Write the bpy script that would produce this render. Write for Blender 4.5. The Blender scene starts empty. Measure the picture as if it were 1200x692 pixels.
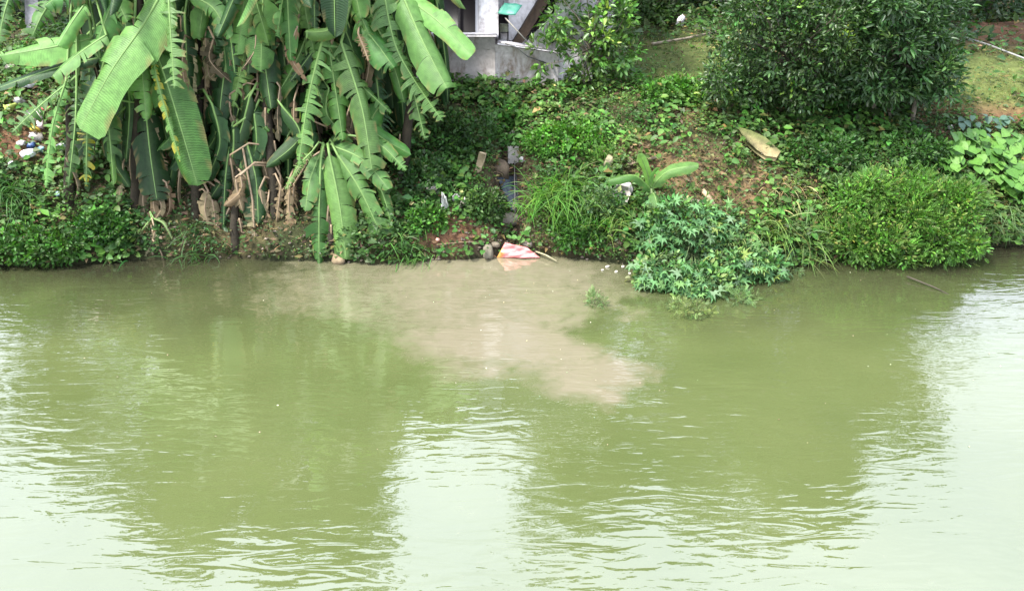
import bpy, math, random
import numpy as np
from mathutils import Vector, Matrix
random.seed(7)
rng = np.random.default_rng(7)
R = math.radians
sc = bpy.context.scene
COL = sc.collection

# ------------------------------------------------------------------ camera, world, sun, exposure
CAM_H, PITCH, FPX = 5.5, 27.0, 930.0        # metres above the water, degrees down, focal length for a 1200 px wide frame
cam_d = bpy.data.cameras.new("camera")
cam = bpy.data.objects.new("camera", cam_d)
COL.objects.link(cam)
cam.location = (0, 0, CAM_H)
cam.rotation_euler = (R(90 - PITCH), 0, 0)
cam_d.sensor_width = 36
cam_d.lens = FPX / 1200 * 36
cam_d.clip_end = 600
sc.camera = cam

w = bpy.data.worlds.new("World"); sc.world = w; w.use_nodes = True
wt = w.node_tree; wt.nodes.clear()
sky = wt.nodes.new("ShaderNodeTexSky"); sky.sky_type = 'NISHITA'; sky.sun_disc = False
SUN_EL, SUN_AZ = 60.0, 248.0
sky.sun_elevation = R(SUN_EL); sky.sun_rotation = R(SUN_AZ)
sky.dust_density = 6.0; sky.air_density = 1.2; sky.ozone_density = 1.0
hs = wt.nodes.new("ShaderNodeHueSaturation"); hs.inputs['Saturation'].default_value = 0.55
bg = wt.nodes.new("ShaderNodeBackground"); bg.inputs['Strength'].default_value = 0.10
wo = wt.nodes.new("ShaderNodeOutputWorld")
wt.links.new(sky.outputs[0], hs.inputs['Color']); 
# thin overcast: a nearly even pale cloud layer over the clear sky
cn = wt.nodes.new("ShaderNodeTexNoise"); cn.inputs['Scale'].default_value = 2.2; cn.inputs['Detail'].default_value = 5
cr = wt.nodes.new("ShaderNodeValToRGB"); cr.color_ramp.elements[0].position = .3; cr.color_ramp.elements[0].color = (.62, .62, .62, 1); cr.color_ramp.elements[1].position = .7; cr.color_ramp.elements[1].color = (.95, .95, .95, 1)
cm = wt.nodes.new("ShaderNodeMix"); cm.data_type = 'RGBA'; cm.inputs[7].default_value = (7.3, 7.9, 9.3, 1)
wt.links.new(cn.outputs[0], cr.inputs[0]); wt.links.new(cr.outputs[0], cm.inputs[0]); wt.links.new(hs.outputs[0], cm.inputs[6]); wt.links.new(cm.outputs[2], bg.inputs[0]); wt.links.new(bg.outputs[0], wo.inputs[0])

sd = bpy.data.lights.new("sun", 'SUN'); sd.energy = 2.7; sd.angle = R(12); sd.color = (1.0, 0.96, 0.88)
sun = bpy.data.objects.new("sun", sd); COL.objects.link(sun)
az = R(SUN_AZ)
sdir = Vector((math.sin(az) * math.cos(R(SUN_EL)), math.cos(az) * math.cos(R(SUN_EL)), math.sin(R(SUN_EL))))
sun.rotation_euler = sdir.to_track_quat('Z', 'Y').to_euler()
sc.view_settings.view_transform = 'Standard'; sc.view_settings.look = 'None'
sc.view_settings.gamma = 1.0; sc.view_settings.exposure = 2.12
sc.cycles.use_denoising = True
sc.cycles.max_bounces = 6; sc.cycles.diffuse_bounces = 3
sc.cycles.transparent_max_bounces = 4

# ------------------------------------------------------------------ projection helpers (reference pixels <-> metres)
cp, sp_ = math.cos(R(PITCH)), math.sin(R(PITCH))
def ray(px, py):
    a, b = (px - 600) / FPX, (346 - py) / FPX
    return a, cp + b * sp_, -sp_ + b * cp
def P(px, py, Y):
    x, y, z = ray(px, py); t = Y / y
    return Vector((x * t, Y, CAM_H + z * t))
def PZ(px, py, Z=0.0):
    x, y, z = ray(px, py); t = (Z - CAM_H) / z
    return Vector((x * t, y * t, Z))
def pix(X, Y, Z):
    dz = Z - CAM_H
    dep = Y * cp - dz * sp_
    up = Y * sp_ + dz * cp
    return 600 + FPX * X / dep, 346 - FPX * up / dep

# ------------------------------------------------------------------ noise
def _hash(ix, iy, s):
    h = (ix.astype(np.int64) * 374761393 + iy.astype(np.int64) * 668265263 + s * 2147483647) & 0xffffffff
    h = ((h ^ (h >> 13)) * 1274126177) & 0xffffffff
    return ((h ^ (h >> 16)) & 0xffff) / 65535.0
def vnoise(x, y, s=0):
    x = np.asarray(x, float); y = np.asarray(y, float)
    ix, iy = np.floor(x), np.floor(y); fx, fy = x - ix, y - iy
    fx = fx * fx * (3 - 2 * fx); fy = fy * fy * (3 - 2 * fy)
    a, b = _hash(ix, iy, s), _hash(ix + 1, iy, s)
    c, d = _hash(ix, iy + 1, s), _hash(ix + 1, iy + 1, s)
    return (a + (b - a) * fx) * (1 - fy) + (c + (d - c) * fx) * fy
def fbm(x, y, s=0, o=4):
    r, a, f = 0, .5, 1.0
    for i in range(o):
        r = r + a * (vnoise(np.asarray(x) * f, np.asarray(y) * f, s + i) - .5); a *= .5; f *= 2.03
    return r

# ------------------------------------------------------------------ the lie of the land
_shore = [(-400, 322), (-200, 318), (0, 313), (60, 311), (140, 303), (250, 302), (360, 306), (440, 309), (500, 305), (580, 301), (640, 299),
          (700, 306), (760, 314), (840, 316), (930, 309), (990, 303), (1060, 303), (1140, 290), (1200, 286), (1400, 281), (1600, 280)]
_sw = [PZ(a, b) for a, b in _shore]
SX = np.array([p.x for p in _sw]); SY = np.array([p.y for p in _sw])
_pd = np.array([-40, -1.5, -.4, 0, .12, .45, 1.1, 2.0, 3.0, 5, 8, 12, 18, 30, 60, 120])
_pz = np.array([-1.2, -.8, -.3, 0, .28, .62, 1.15, 1.72, 2.08, 2.4, 2.65, 3.0, 3.9, 7.5, 14, 22])
_pzr = np.array([-1.2, -.8, -.3, 0, .25, .55, 1.0, 1.6, 2.15, 2.45, 2.6, 3.1, 4.6, 8.0, 14, 22])
def height(X, Y):
    X = np.asarray(X, float); Y = np.asarray(Y, float)
    ys = np.interp(X, SX, SY) + .12 * (vnoise(X * 2.3, X * 0 + 3.3, 5) - .5)
    d = Y - ys
    t = np.clip((X - 3) / 4, 0, 1)
    z = np.interp(d, _pd, _pz) * (1 - t) + np.interp(d, _pd, _pzr) * t
    lt = np.clip((-X - 4) / 4, 0, 1)
    z = z * (1 + .22 * lt * np.clip(d / 3, 0, 1))
    amp = np.clip(d / 1.0, 0, 1)
    z = z + amp * (.36 * fbm(X * .8, Y * .8, 11) + .16 * fbm(X * 3, Y * 3, 17))
    # hollow of the drain gully and the red scarp on the right
    z = z - .5 * np.exp(-((X + .03) / .24) ** 2) * np.clip(d / .5, 0, 1) * np.clip((3.0 - d) / 1.2, 0, 1)
    return z
def H(x, y): return float(height(x, y))
def G(px, py):
    x, y, z = ray(px, py)
    lo = None; t = 8.0
    while t < 90:
        if H(x * t, y * t) > CAM_H + z * t or CAM_H + z * t < 0:
            lo = t - .15; hi = t
            for _ in range(14):
                m = (lo + hi) / 2
                if max(H(x * m, y * m), 0) > CAM_H + z * m: hi = m
                else: lo = m
            return Vector((x * hi, y * hi, CAM_H + z * hi))
        t += .15
    return Vector((x * t, y * t, CAM_H + z * t))

# ------------------------------------------------------------------ mesh + object helpers
def mesh_np(name, V, quads=None, tris=None, mat=None, tint=None, smooth=False, uv=None):
    m = bpy.data.meshes.new(name)
    V = np.asarray(V, np.float32).reshape(-1, 3)
    loops, starts = [], []; n = 0
    if quads is not None and len(quads):
        q = np.asarray(quads, np.int32).reshape(-1, 4); loops.append(q.ravel()); starts.append(np.arange(len(q)) * 4); n = len(q) * 4
    if tris is not None and len(tris):
        t = np.asarray(tris, np.int32).reshape(-1, 3); loops.append(t.ravel()); starts.append(n + np.arange(len(t)) * 3)
    L = np.concatenate(loops); S = np.concatenate(starts).astype(np.int32)
    m.vertices.add(len(V)); m.vertices.foreach_set('co', V.ravel())
    m.loops.add(len(L)); m.loops.foreach_set('vertex_index', L)
    m.polygons.add(len(S)); m.polygons.foreach_set('loop_start', S)
    if smooth: m.polygons.foreach_set('use_smooth', np.ones(len(S), bool))
    m.update(calc_edges=True)
    if tint is not None:
        c = np.ones((len(V), 4), np.float32); c[:, :3] = tint
        a = m.color_attributes.new('tint', 'FLOAT_COLOR', 'POINT'); a.data.foreach_set('color', c.ravel())
    if uv is not None:
        u = m.uv_layers.new(name='UVMap'); u.data.foreach_set('uv', np.asarray(uv, np.float32)[L].ravel())
    if mat: m.materials.append(mat)
    return m
ORG = {}
def thing(name, label, cat, loc, group=None):
    o = bpy.data.objects.new(name, None); COL.objects.link(o); o.location = loc; o.empty_display_size = .1
    o['label'] = label; o['category'] = cat
    if group: o['group'] = group
    ORG[o.name] = Vector(loc)
    return o
def link(name, m, parent=None, loc=None):
    """links a mesh whose vertices are world coordinates; moves them into the frame of the thing"""
    o = bpy.data.objects.new(name, m); COL.objects.link(o)
    org = ORG[parent.name] if parent else Vector(loc if loc is not None else (0, 0, 0))
    if org.length > 0: m.transform(Matrix.Translation(-org))
    if parent: o.parent = parent
    else: o.location = org
    ORG[o.name] = org
    return o
def tag(o, label, cat, group=None):
    o['label'] = label; o['category'] = cat
    if group: o['group'] = group
    return o
def kind(o, k): o['kind'] = k; return o

class MB:
    """collects primitive shapes for one mesh"""
    def __init__(s): s.v = []; s.q = []; s.t = []; s.c = []; s.n = 0
    def add(s, V, quads=(), tris=(), col=(1, 1, 1)):
        V = np.asarray(V, float).reshape(-1, 3); s.v.append(V)
        if len(quads): s.q.append(np.asarray(quads).reshape(-1, 4) + s.n)
        if len(tris): s.t.append(np.asarray(tris).reshape(-1, 3) + s.n)
        c = np.asarray(col, float); s.c.append(np.broadcast_to(c, (len(V), 3)) if c.ndim == 1 else c); s.n += len(V)
    def tube(s, pts, rad, k=6, col=(1, 1, 1)):
        pts = [Vector(p) for p in pts]; n = len(pts)
        if not hasattr(rad, '__len__'): rad = [rad] * n
        V = []; up = Vector((.31, .2, .93))
        for i, p in enumerate(pts):
            t = (pts[min(i + 1, n - 1)] - pts[max(i - 1, 0)]).normalized()
            a = t.cross(up)
            if a.length < .05: a = t.cross(Vector((1, 0, 0)))
            a.normalize(); b = t.cross(a)
            for j in range(k):
                th = 2 * math.pi * j / k; V.append(p + (a * math.cos(th) + b * math.sin(th)) * rad[i])
        Q = [(i * k + j, i * k + (j + 1) % k, (i + 1) * k + (j + 1) % k, (i + 1) * k + j) for i in range(n - 1) for j in range(k)]
        V.append(pts[0]); V.append(pts[-1]); e = n * k
        T = [(e, (j + 1) % k, j) for j in range(k)] + [(e + 1, (n - 1) * k + j, (n - 1) * k + (j + 1) % k) for j in range(k)]
        s.add(V, Q, T, col)
    def prism(s, pts, vec, col=(1, 1, 1)):
        n = len(pts); a = [Vector(p) for p in pts]; vec = Vector(vec); V = a + [p + vec for p in a]
        Q = [(i, (i + 1) % n, n + (i + 1) % n, n + i) for i in range(n)]
        T = [(0, i, i + 1) for i in range(1, n - 1)] + [(n, n + i + 1, n + i) for i in range(1, n - 1)]
        s.add(V, Q, T, col)
    def box(s, c, size, rot=0, col=(1, 1, 1)):
        c = Vector(c); x, y, z = [k / 2 for k in size]; m = Matrix.Rotation(rot, 3, 'Z')
        b = [c + m @ Vector(p) for p in ((-x, -y, -z), (x, -y, -z), (x, y, -z), (-x, y, -z))]
        s.prism(b, (0, 0, 2 * z), col)
    def mesh(s, name, mat, smooth=False):
        return mesh_np(name, np.concatenate(s.v), np.concatenate(s.q) if s.q else None, np.concatenate(s.t) if s.t else None, mat, np.concatenate(s.c), smooth)

# ------------------------------------------------------------------ materials
def newmat(name):
    m = bpy.data.materials.new(name); m.use_nodes = True
    t = m.node_tree; b = t.nodes['Principled BSDF']; return m, t, b, t.nodes['Material Output']
def N(t, typ, **kw):
    n = t.nodes.new(typ)
    for k, v in kw.items():
        if k in n.inputs: n.inputs[k].default_value = v
        else: setattr(n, k, v)
    return n
def mixc(t, fac, a, b, blend='MIX'):
    n = t.nodes.new('ShaderNodeMix'); n.data_type = 'RGBA'; n.blend_type = blend
    for i, v in ((0, fac), (6, a), (7, b)):
        if hasattr(v, 'links') or hasattr(v, 'is_linked'): t.links.new(v, n.inputs[i])
        else: n.inputs[i].default_value = v if not (i > 0 and len(v) == 3) else (*v, 1)
    return n.outputs[2]
def ramp(t, src, stops):
    r = t.nodes.new('ShaderNodeValToRGB'); e = r.color_ramp.elements
    while len(e) < len(stops): e.new(.5)
    for k, (p, c) in enumerate(stops):
        e[k].position = p; e[k].color = (c, c, c, 1) if not hasattr(c, '__len__') else (*c, 1)
    t.links.new(src, r.inputs[0]); return r.outputs[0]
def leaf_material(name, rough=.5, trans=.3, veins=0, spec=.28):
    m, t, b, out = newmat(name)
    a = N(t, 'ShaderNodeVertexColor', layer_name='tint')
    no = N(t, 'ShaderNodeTexNoise', Scale=9.0, Detail=4.0)
    tc = N(t, 'ShaderNodeTexCoord'); t.links.new(tc.outputs['Object'], no.inputs['Vector'])
    f = ramp(t, no.outputs[0], [(.3, .72), (.7, 1.15)])
    c = mixc(t, 1.0, a.outputs[0], f, 'MULTIPLY')
    b.inputs['Roughness'].default_value = rough; b.inputs['Specular IOR Level'].default_value = spec
    if veins:
        wv = N(t, 'ShaderNodeTexWave', Scale=veins, Distortion=3.0, bands_direction='Y'); wv.inputs['Detail'].default_value = 2
        t.links.new(tc.outputs['UV'], wv.inputs['Vector'])
        c = mixc(t, 1.0, c, ramp(t, wv.outputs['Fac'], [(0, .80), (1, 1.1)]), 'MULTIPLY')
        bp = N(t, 'ShaderNodeBump', Strength=.3, Distance=.012); t.links.new(wv.outputs['Fac'], bp.inputs['Height']); t.links.new(bp.outputs[0], b.inputs['Normal'])
    t.links.new(c, b.inputs['Base Color'])
    tr = N(t, 'ShaderNodeBsdfTranslucent'); c2 = mixc(t, 1.0, c, (1.3, 1.5, .6), 'MULTIPLY'); t.links.new(c2, tr.inputs[0])
    mx = N(t, 'ShaderNodeMixShader'); mx.inputs[0].default_value = trans
    t.links.new(b.outputs[0], mx.inputs[1]); t.links.new(tr.outputs[0], mx.inputs[2]); t.links.new(mx.outputs[0], out.inputs[0])
    return m
M_LEAF = leaf_material('foliage'); M_GLOSS = leaf_material('glossy_foliage', .4, .2, spec=.35)
M_BAN = leaf_material('banana_blade', .45, .28, 26); M_GRASS = leaf_material('grass_blade', .5, .35)
def tint_material(name, rough=.8, scale=12, lo=.7, hi=1.2, bump=.3, bscale=40, spec=.3, tr=0):
    m, t, b, out = newmat(name)
    a = N(t, 'ShaderNodeVertexColor', layer_name='tint'); tc = N(t, 'ShaderNodeTexCoord')
    no = N(t, 'ShaderNodeTexNoise', Scale=scale, Detail=6.0, Roughness=.65); t.links.new(tc.outputs['Object'], no.inputs['Vector'])
    t.links.new(mixc(t, 1.0, a.outputs[0], ramp(t, no.outputs[0], [(.3, lo), (.7, hi)]), 'MULTIPLY'), b.inputs['Base Color'])
    b.inputs['Roughness'].default_value = rough; b.inputs['Specular IOR Level'].default_value = spec
    if bump:
        n2 = N(t, 'ShaderNodeTexNoise', Scale=bscale, Detail=5.0); t.links.new(tc.outputs['Object'], n2.inputs['Vector'])
        bp = N(t, 'ShaderNodeBump', Strength=bump, Distance=.02); t.links.new(n2.outputs[0], bp.inputs['Height']); t.links.new(bp.outputs[0], b.inputs['Normal'])
    return m
M_BARK = tint_material('bark', .9, 8, .55, 1.3, .6, 30)
M_STONE = tint_material('weathered_stone', .9, 7, .5, 1.3, .6, 25)
M_LITTER = tint_material('litter_plastic', .45, 14, .8, 1.08, .3, 30, .5)
M_WOOD = tint_material('old_wood', .85, 6, .5, 1.3, .5, 40)
M_DRY = leaf_material('dry_leaf', .8, .15, spec=.2)
M_MID = tint_material('midrib', .5, 10, .85, 1.1, .1)
M_SOIL = tint_material('soil', .95, 5, .55, 1.35, .9, 22, .15)

def plaster(name, base, stain):
    m, t, b, out = newmat(name)
    tc = N(t, 'ShaderNodeTexCoord')
    n1 = N(t, 'ShaderNodeTexNoise', Scale=2.4, Detail=8.0, Roughness=.7, Distortion=.6)
    mp = N(t, 'ShaderNodeMapping'); mp.inputs['Scale'].default_value = (1.6, 1.6, .7)
    t.links.new(tc.outputs['Object'], mp.inputs[0]); t.links.new(mp.outputs[0], n1.inputs[0])
    n2 = N(t, 'ShaderNodeTexNoise', Scale=16.0, Detail=5.0); t.links.new(tc.outputs['Object'], n2.inputs[0])
    c = mixc(t, ramp(t, n1.outputs[0], [(.47, 0), (.68, 1)]), base, stain)
    c = mixc(t, 1.0, c, ramp(t, n2.outputs[0], [(.3, .8), (.65, 1.05)]), 'MULTIPLY')
    t.links.new(c, b.inputs['Base Color']); b.inputs['Roughness'].default_value = .9
    bp = N(t, 'ShaderNodeBump', Strength=.4, Distance=.02); t.links.new(n2.outputs[0], bp.inputs['Height']); t.links.new(bp.outputs[0], b.inputs['Normal'])
    return m
M_PLASTER = plaster('stained_plaster', (.60, .58, .59), (.22, .19, .18))
M_PLINTH = plaster('stained_plinth', (.52, .48, .48), (.20, .14, .10))

# ------------------------------------------------------------------ regions of the bank, given as ellipses
def ell(px, py, L):
    r = np.zeros_like(px)
    for cx, cy, rx, ry, s in L:
        q = np.sqrt(((px - cx) / rx) ** 2 + ((py - cy) / ry) ** 2)
        r = np.maximum(r, s * np.clip(1.8 - 1.5 * q, 0, 1))
    return r
RED = [(1165, 132, 60, 16, 1), (1105, 122, 26, 12, .8), (15, 165, 34, 26, 1), (1180, 30, 60, 32, .9), (530, 272, 45, 26, .8), (1150, 165, 40, 20, .6)]
DRYS = [(825, 130, 40, 18, .9), (800, 195, 62, 40, .75), (880, 215, 40, 35, .8), (770, 92, 50, 5, .9), (600, 200, 26, 30, .7), (830, 240, 40, 16, .9),
        (880, 175, 50, 22, .55), (600, 100, 60, 6, .5), (790, 52, 60, 6, .5), (735, 170, 30, 16, .4), (45, 150, 40, 60, .6), (590, 270, 40, 30, .7), (660, 285, 60, 18, .6)]
LAWN = [(1165, 92, 95, 40, 1), (1120, 85, 34, 26, 1), (790, 75, 80, 34, 1), (740, 110, 60, 16, .5)]
GUL = [(597, 228, 30, 66, 1.15), (580, 290, 50, 16, .9)]
MUD = [(42, 148, 48, 55, .9), (530, 274, 50, 24, 1), (800, 190, 70, 40, .8), (870, 222, 45, 28, .8), (825, 130, 40, 16, .7)]
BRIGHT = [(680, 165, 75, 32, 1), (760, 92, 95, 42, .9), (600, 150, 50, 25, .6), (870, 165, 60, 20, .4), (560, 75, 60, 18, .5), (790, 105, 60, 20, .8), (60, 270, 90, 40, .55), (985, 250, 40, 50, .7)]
DARK = [(300, 200, 170, 130, .9), (985, 150, 140, 50, .6), (540, 150, 50, 50, .5), (1130, 40, 50, 26, .6), (760, 12, 90, 22, .8), (210, 280, 80, 30, .7)]  # dark weeds, with shade under bananas and trees put into the tint

# ------------------------------------------------------------------ ground sheet
def axis(segs):
    out = []
    for a, b, s in segs: out += list(np.arange(a, b, s))
    return np.array(out + [segs[-1][1]])
gx = axis([(-300, -60, 30), (-60, -14, 2.3), (-14, 14, .075), (14, 60, 2.3), (60, 300, 30)])
gy = axis([(-60, 10, 7), (10, 11.2, .3), (11.2, 16, .06), (16, 28, .2), (28, 60, 2), (60, 400, 34)])
XX, YY = np.meshgrid(gx, gy)
ZZ = height(XX, YY)
near = (np.abs(XX) < 14) & (YY < 16)
ZZ = ZZ + np.where(near & (ZZ > .03), .05 * fbm(XX * 9, YY * 9, 31, 3), 0)
nx, ny = len(gx), len(gy)
ii = (np.arange(ny - 1)[:, None] * nx + np.arange(nx - 1)[None]).ravel()
GQ = np.stack([ii, ii + 1, ii + nx + 1, ii + nx], 1)
px_, py_ = pix(XX, YY, ZZ)
nz = fbm(XX * 1.7, YY * 1.7, 41) * 1.2
red = np.clip(ell(px_, py_, RED) + nz * .7, 0, 1); dry = np.clip(ell(px_, py_, DRYS) + nz * .5, 0, 1)
g = .5 + nz[..., None]
C = np.array([.030, .034, .014]) * (.7 + .6 * g) + 0 * g
C = C * (1 - dry[..., None]) + dry[..., None] * np.array([.125, .088, .045])
C = C * (1 - red[..., None]) + red[..., None] * np.array([.135, .070, .040])
lawn = np.clip(ell(px_, py_, LAWN), 0, 1)[..., None]
C = C * (1 - lawn * .8) + lawn * .8 * np.array([.09, .115, .034])
gul = np.clip(ell(px_, py_, GUL), 0, 1)[..., None]; C = C * (1 - gul) + gul * np.array([.035, .028, .018])
wet = np.clip((.3 - ZZ) / .3, 0, 1)[..., None]
C = C * (1 - .5 * wet)
ground = kind(link('ground', mesh_np('ground', np.stack([XX, YY, ZZ], -1), GQ, None, M_SOIL, C.reshape(-1, 3), True)), 'structure')

# ------------------------------------------------------------------ water
wx = axis([(-300, -16, 35), (-16, 16, .08), (16, 300, 35)])
wy = axis([(-200, 2, 30), (2, 14.2, .08)])
WX, WY = np.meshgrid(wx, wy); nx, ny = len(wx), len(wy)
wp, wq = pix(WX, WY, WX * 0)
wn = fbm(WX * 1.1, WY * 1.1, 61) ; wn2 = fbm(WX * 3.5, WY * 3.5, 66)
wn3 = fbm(WX * 7, WY * 9, 68, 3)
a_, b_ = wp + wn * 75 + wn2 * 45 + wn3 * 35, wq + wn2 * 26 + wn3 * 20 + fbm(WX * 1.1, WY * 1.1, 71) * 45
plume = np.maximum.reduce([ell(a_, b_, [(585, 340, 165, 75, .85)]), ell(a_, b_, [(590, 400, 135, 42, 1.0)]),
                           ell(a_, b_, [(690, 435, 75, 30, 1)]), ell(a_, b_, [(430, 335, 130, 42, .55)]), ell(a_, b_, [(665, 325, 60, 34, .8)])])
plume = plume * np.clip(1 - ell(a_, b_, [(765, 385, 100, 34, 1.3)]), 0, 1)
dimmed = np.clip((405 - wq) / 105 + .5 * wn, 0, 1) * (1 - plume)  # shade and dark reflection below the bank, put into the water colour
wc = np.stack([plume, dimmed, np.clip(.5 + wn * 1.4, 0, 1)], -1).reshape(-1, 3)
m, t, b, out = newmat('murky_water')
va = N(t, 'ShaderNodeVertexColor', layer_name='tint'); sep = N(t, 'ShaderNodeSeparateColor'); t.links.new(va.outputs[0], sep.inputs[0])
tc = N(t, 'ShaderNodeTexCoord')
def wnoise(sx, sy, scale, det=3.0, dist=0.0, rough=.5, rot=0):
    mp = N(t, 'ShaderNodeMapping'); mp.inputs['Scale'].default_value = (sx, sy, 1); mp.inputs['Rotation'].default_value = (0, 0, R(rot))
    n = N(t, 'ShaderNodeTexNoise', Scale=scale, Detail=det, Distortion=dist, Roughness=rough)
    t.links.new(tc.outputs['Object'], mp.inputs[0]); t.links.new(mp.outputs[0], n.inputs[0]); return n.outputs[0]
edge = wnoise(1, 1, 5.0, 6, .8, .65)
pl = N(t, 'ShaderNodeMath', operation='ADD'); t.links.new(sep.outputs[0], pl.inputs[0])
e2 = N(t, 'ShaderNodeMath', operation='MULTIPLY_ADD'); t.links.new(edge, e2.inputs[0]); e2.inputs[1].default_value = .9; e2.inputs[2].default_value = -.45
t.links.new(e2.outputs[0], pl.inputs[1])
plf = ramp(t, pl.outputs[0], [(.10, 0), (.95, 1)])
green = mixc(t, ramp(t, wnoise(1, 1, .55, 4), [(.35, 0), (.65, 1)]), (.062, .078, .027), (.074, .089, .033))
green = mixc(t, sep.outputs[1], green, (.019, .019, .011))  # bank shade painted into the green body
colr = mixc(t, plf, green, (.146, .130, .088))
t.links.new(colr, b.inputs['Base Color'])
b.inputs['Roughness'].default_value = .012; b.inputs['IOR'].default_value = 1.7; b.inputs['Specular IOR Level'].default_value = 1.1
r1 = wnoise(1.5, 6.0, 1.0, 2.0, 1.2, .45, 4); r4 = wnoise(1.0, 4.2, 1.3, 1.5, 1.0, .4, -20); r2 = wnoise(1, 1.8, 3.2, 3.0, .5, .5, 12); r3 = wnoise(1, 1.6, 16, 2.0, 0, .5)
def madd(src, k, add=None):
    n = N(t, 'ShaderNodeMath', operation='MULTIPLY_ADD' if add is not None else 'MULTIPLY')
    t.links.new(src, n.inputs[0]); n.inputs[1].default_value = k
    if add is not None: t.links.new(add, n.inputs[2])
    return n.outputs[0]
hgt = madd(r1, .85, madd(r4, .6, madd(r2, .36, madd(r3, .05))))
calm = ramp(t, wnoise(.5, 1, .35, 2), [(.36, .22), (.62, 1)])
bp = N(t, 'ShaderNodeBump', Distance=.014); t.links.new(calm, bp.inputs['Strength']); t.links.new(hgt, bp.inputs['Height']); t.links.new(bp.outputs[0], b.inputs['Normal'])
ii = (np.arange(ny - 1)[:, None] * nx + np.arange(nx - 1)[None]).ravel()
WQ = np.stack([ii, ii + 1, ii + nx + 1, ii + nx], 1)
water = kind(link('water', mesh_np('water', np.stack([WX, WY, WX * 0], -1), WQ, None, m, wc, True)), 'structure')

# ------------------------------------------------------------------ leaf clouds
def unit(v): return v / np.maximum(np.linalg.norm(v, axis=-1, keepdims=True), 1e-6)
T5 = (np.array([(0, 0, 0), (.42, -.5, .10), (.5, 0, 0), (.42, .5, .10), (1, 0, -.10)]), [(0, 2, 4, 1), (0, 3, 4, 2)], [])
T7 = (np.array([(0, 0, 0), (.25, -.40, .08), (.65, -.38, .04), (1, 0, -.14), (.65, .38, .04), (.25, .40, .08), (.48, 0, -.02)]),
      [(0, 6, 2, 1), (0, 5, 4, 6)], [(6, 3, 2), (6, 4, 3)])
def fern_template():
    V = []; T = []
    for i in range(5):
        u = .12 + .17 * i; wv = .5 * (1 - .5 * abs(i - 1.5) / 3)
        for s in (-1, 1):
            k = len(V); V += [(u, 0, 0), (u + .10, s * wv, -.08), (u + .16, s * wv * .45, 0), ]; T.append((k, k + 1, k + 2) if s < 0 else (k, k + 2, k + 1))
    k = len(V); V += [(.85, -.06, 0), (1.0, 0, -.1), (.85, .06, 0)]; T.append((k, k + 1, k + 2))
    return np.array(V), [], T
TF = fern_template()
def palm_template(lobes=7):
    V = [(.30, 0, .02)]
    for i in range(lobes):
        th = R(-135 + 270 * i / (lobes - 1)); L = .66 * (1 - .30 * abs(i - (lobes - 1) / 2) / ((lobes - 1) / 2))
        for dth, rr, z in ((-.15, L * .62, .03), (0, L, -.12), (.15, L * .62, .03)):
            V.append((.30 + rr * math.cos(th + dth), rr * math.sin(th + dth) * 1.0, z))
        if i < lobes - 1:
            th2 = th + R(135 / (lobes - 1)); V.append((.30 + .24 * math.cos(th2), .24 * math.sin(th2), .0))
    n = len(V); T = [(0, i, i + 1) for i in range(1, n - 1)]
    return np.array(V), [], T
TP = palm_template()
def leaves(pos, d, nrm, L, W, col, tmpl=T5):
    """many small leaves as one vertex array"""
    d = unit(d); s = unit(np.cross(nrm, d)); n = np.cross(d, s)
    tv, tq, tt = tmpl; k = len(tv)
    L = np.broadcast_to(np.asarray(L, float), (len(pos),))[:, None, None]; W = np.broadcast_to(np.asarray(W, float), (len(pos),))[:, None, None]
    V = pos[:, None] + tv[None, :, 0:1] * L * d[:, None] + tv[None, :, 1:2] * W * s[:, None] + tv[None, :, 2:3] * L * n[:, None]
    off = (np.arange(len(pos)) * k)[:, None, None]
    Q = (np.array(tq)[None] + off).reshape(-1, 4) if len(tq) else None
    T = (np.array(tt)[None] + off).reshape(-1, 3) if len(tt) else None
    c = np.repeat(col[:, None], k, 1).reshape(-1, 3)
    return V.reshape(-1, 3), Q, T, c
def leaf_mesh(name, mat, *a, **k):
    V, Q, T, c = leaves(*a, **k); return mesh_np(name, V, Q, T, mat, c)
def blades(pos, d, L, W, droop, col, lev=4):
    n = len(pos); d = unit(d); s = unit(np.cross(d, np.array([0, 0, 1.0])) + rng.normal(0, .35, (n, 3)))
    L = L[:, None]; W = W[:, None]; dr = droop[:, None]; VV = []
    hd = d * np.array([1, 1, 0]) + 1e-4; hd = unit(hd)
    for i in range(lev + 1):
        u = i / lev; wv = (1 - u ** 1.8) * (.55 + .45 * min(u * 4, 1))
        c = pos + d * L * u + hd * L * dr * u * u * .5 - np.array([0, 0, 1]) * L * dr * u ** 2.2
        if i < lev: VV += [c - s * W * wv * .5, c + s * W * wv * .5]
        else: VV += [c]
    k = 2 * lev + 1; V = np.stack(VV, 1).reshape(-1, 3); off = (np.arange(n) * k)[:, None, None]
    Q = (np.array([(2 * i, 2 * i + 1, 2 * i + 3, 2 * i + 2) for i in range(lev - 1)])[None] + off).reshape(-1, 4)
    T = (np.array([(2 * lev - 2, 2 * lev - 1, 2 * lev)])[None] + off).reshape(-1, 3)
    return V, Q, T, np.repeat(col[:, None], k, 1).reshape(-1, 3)
def jit(base, n, v=.25, h=.12):
    base = np.broadcast_to(np.asarray(base, float), (n, 3))
    g = np.exp(rng.normal(0, v, (n, 1))); return np.clip(base * g * np.exp(rng.normal(0, h, (n, 3))), .003, .9)

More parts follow.
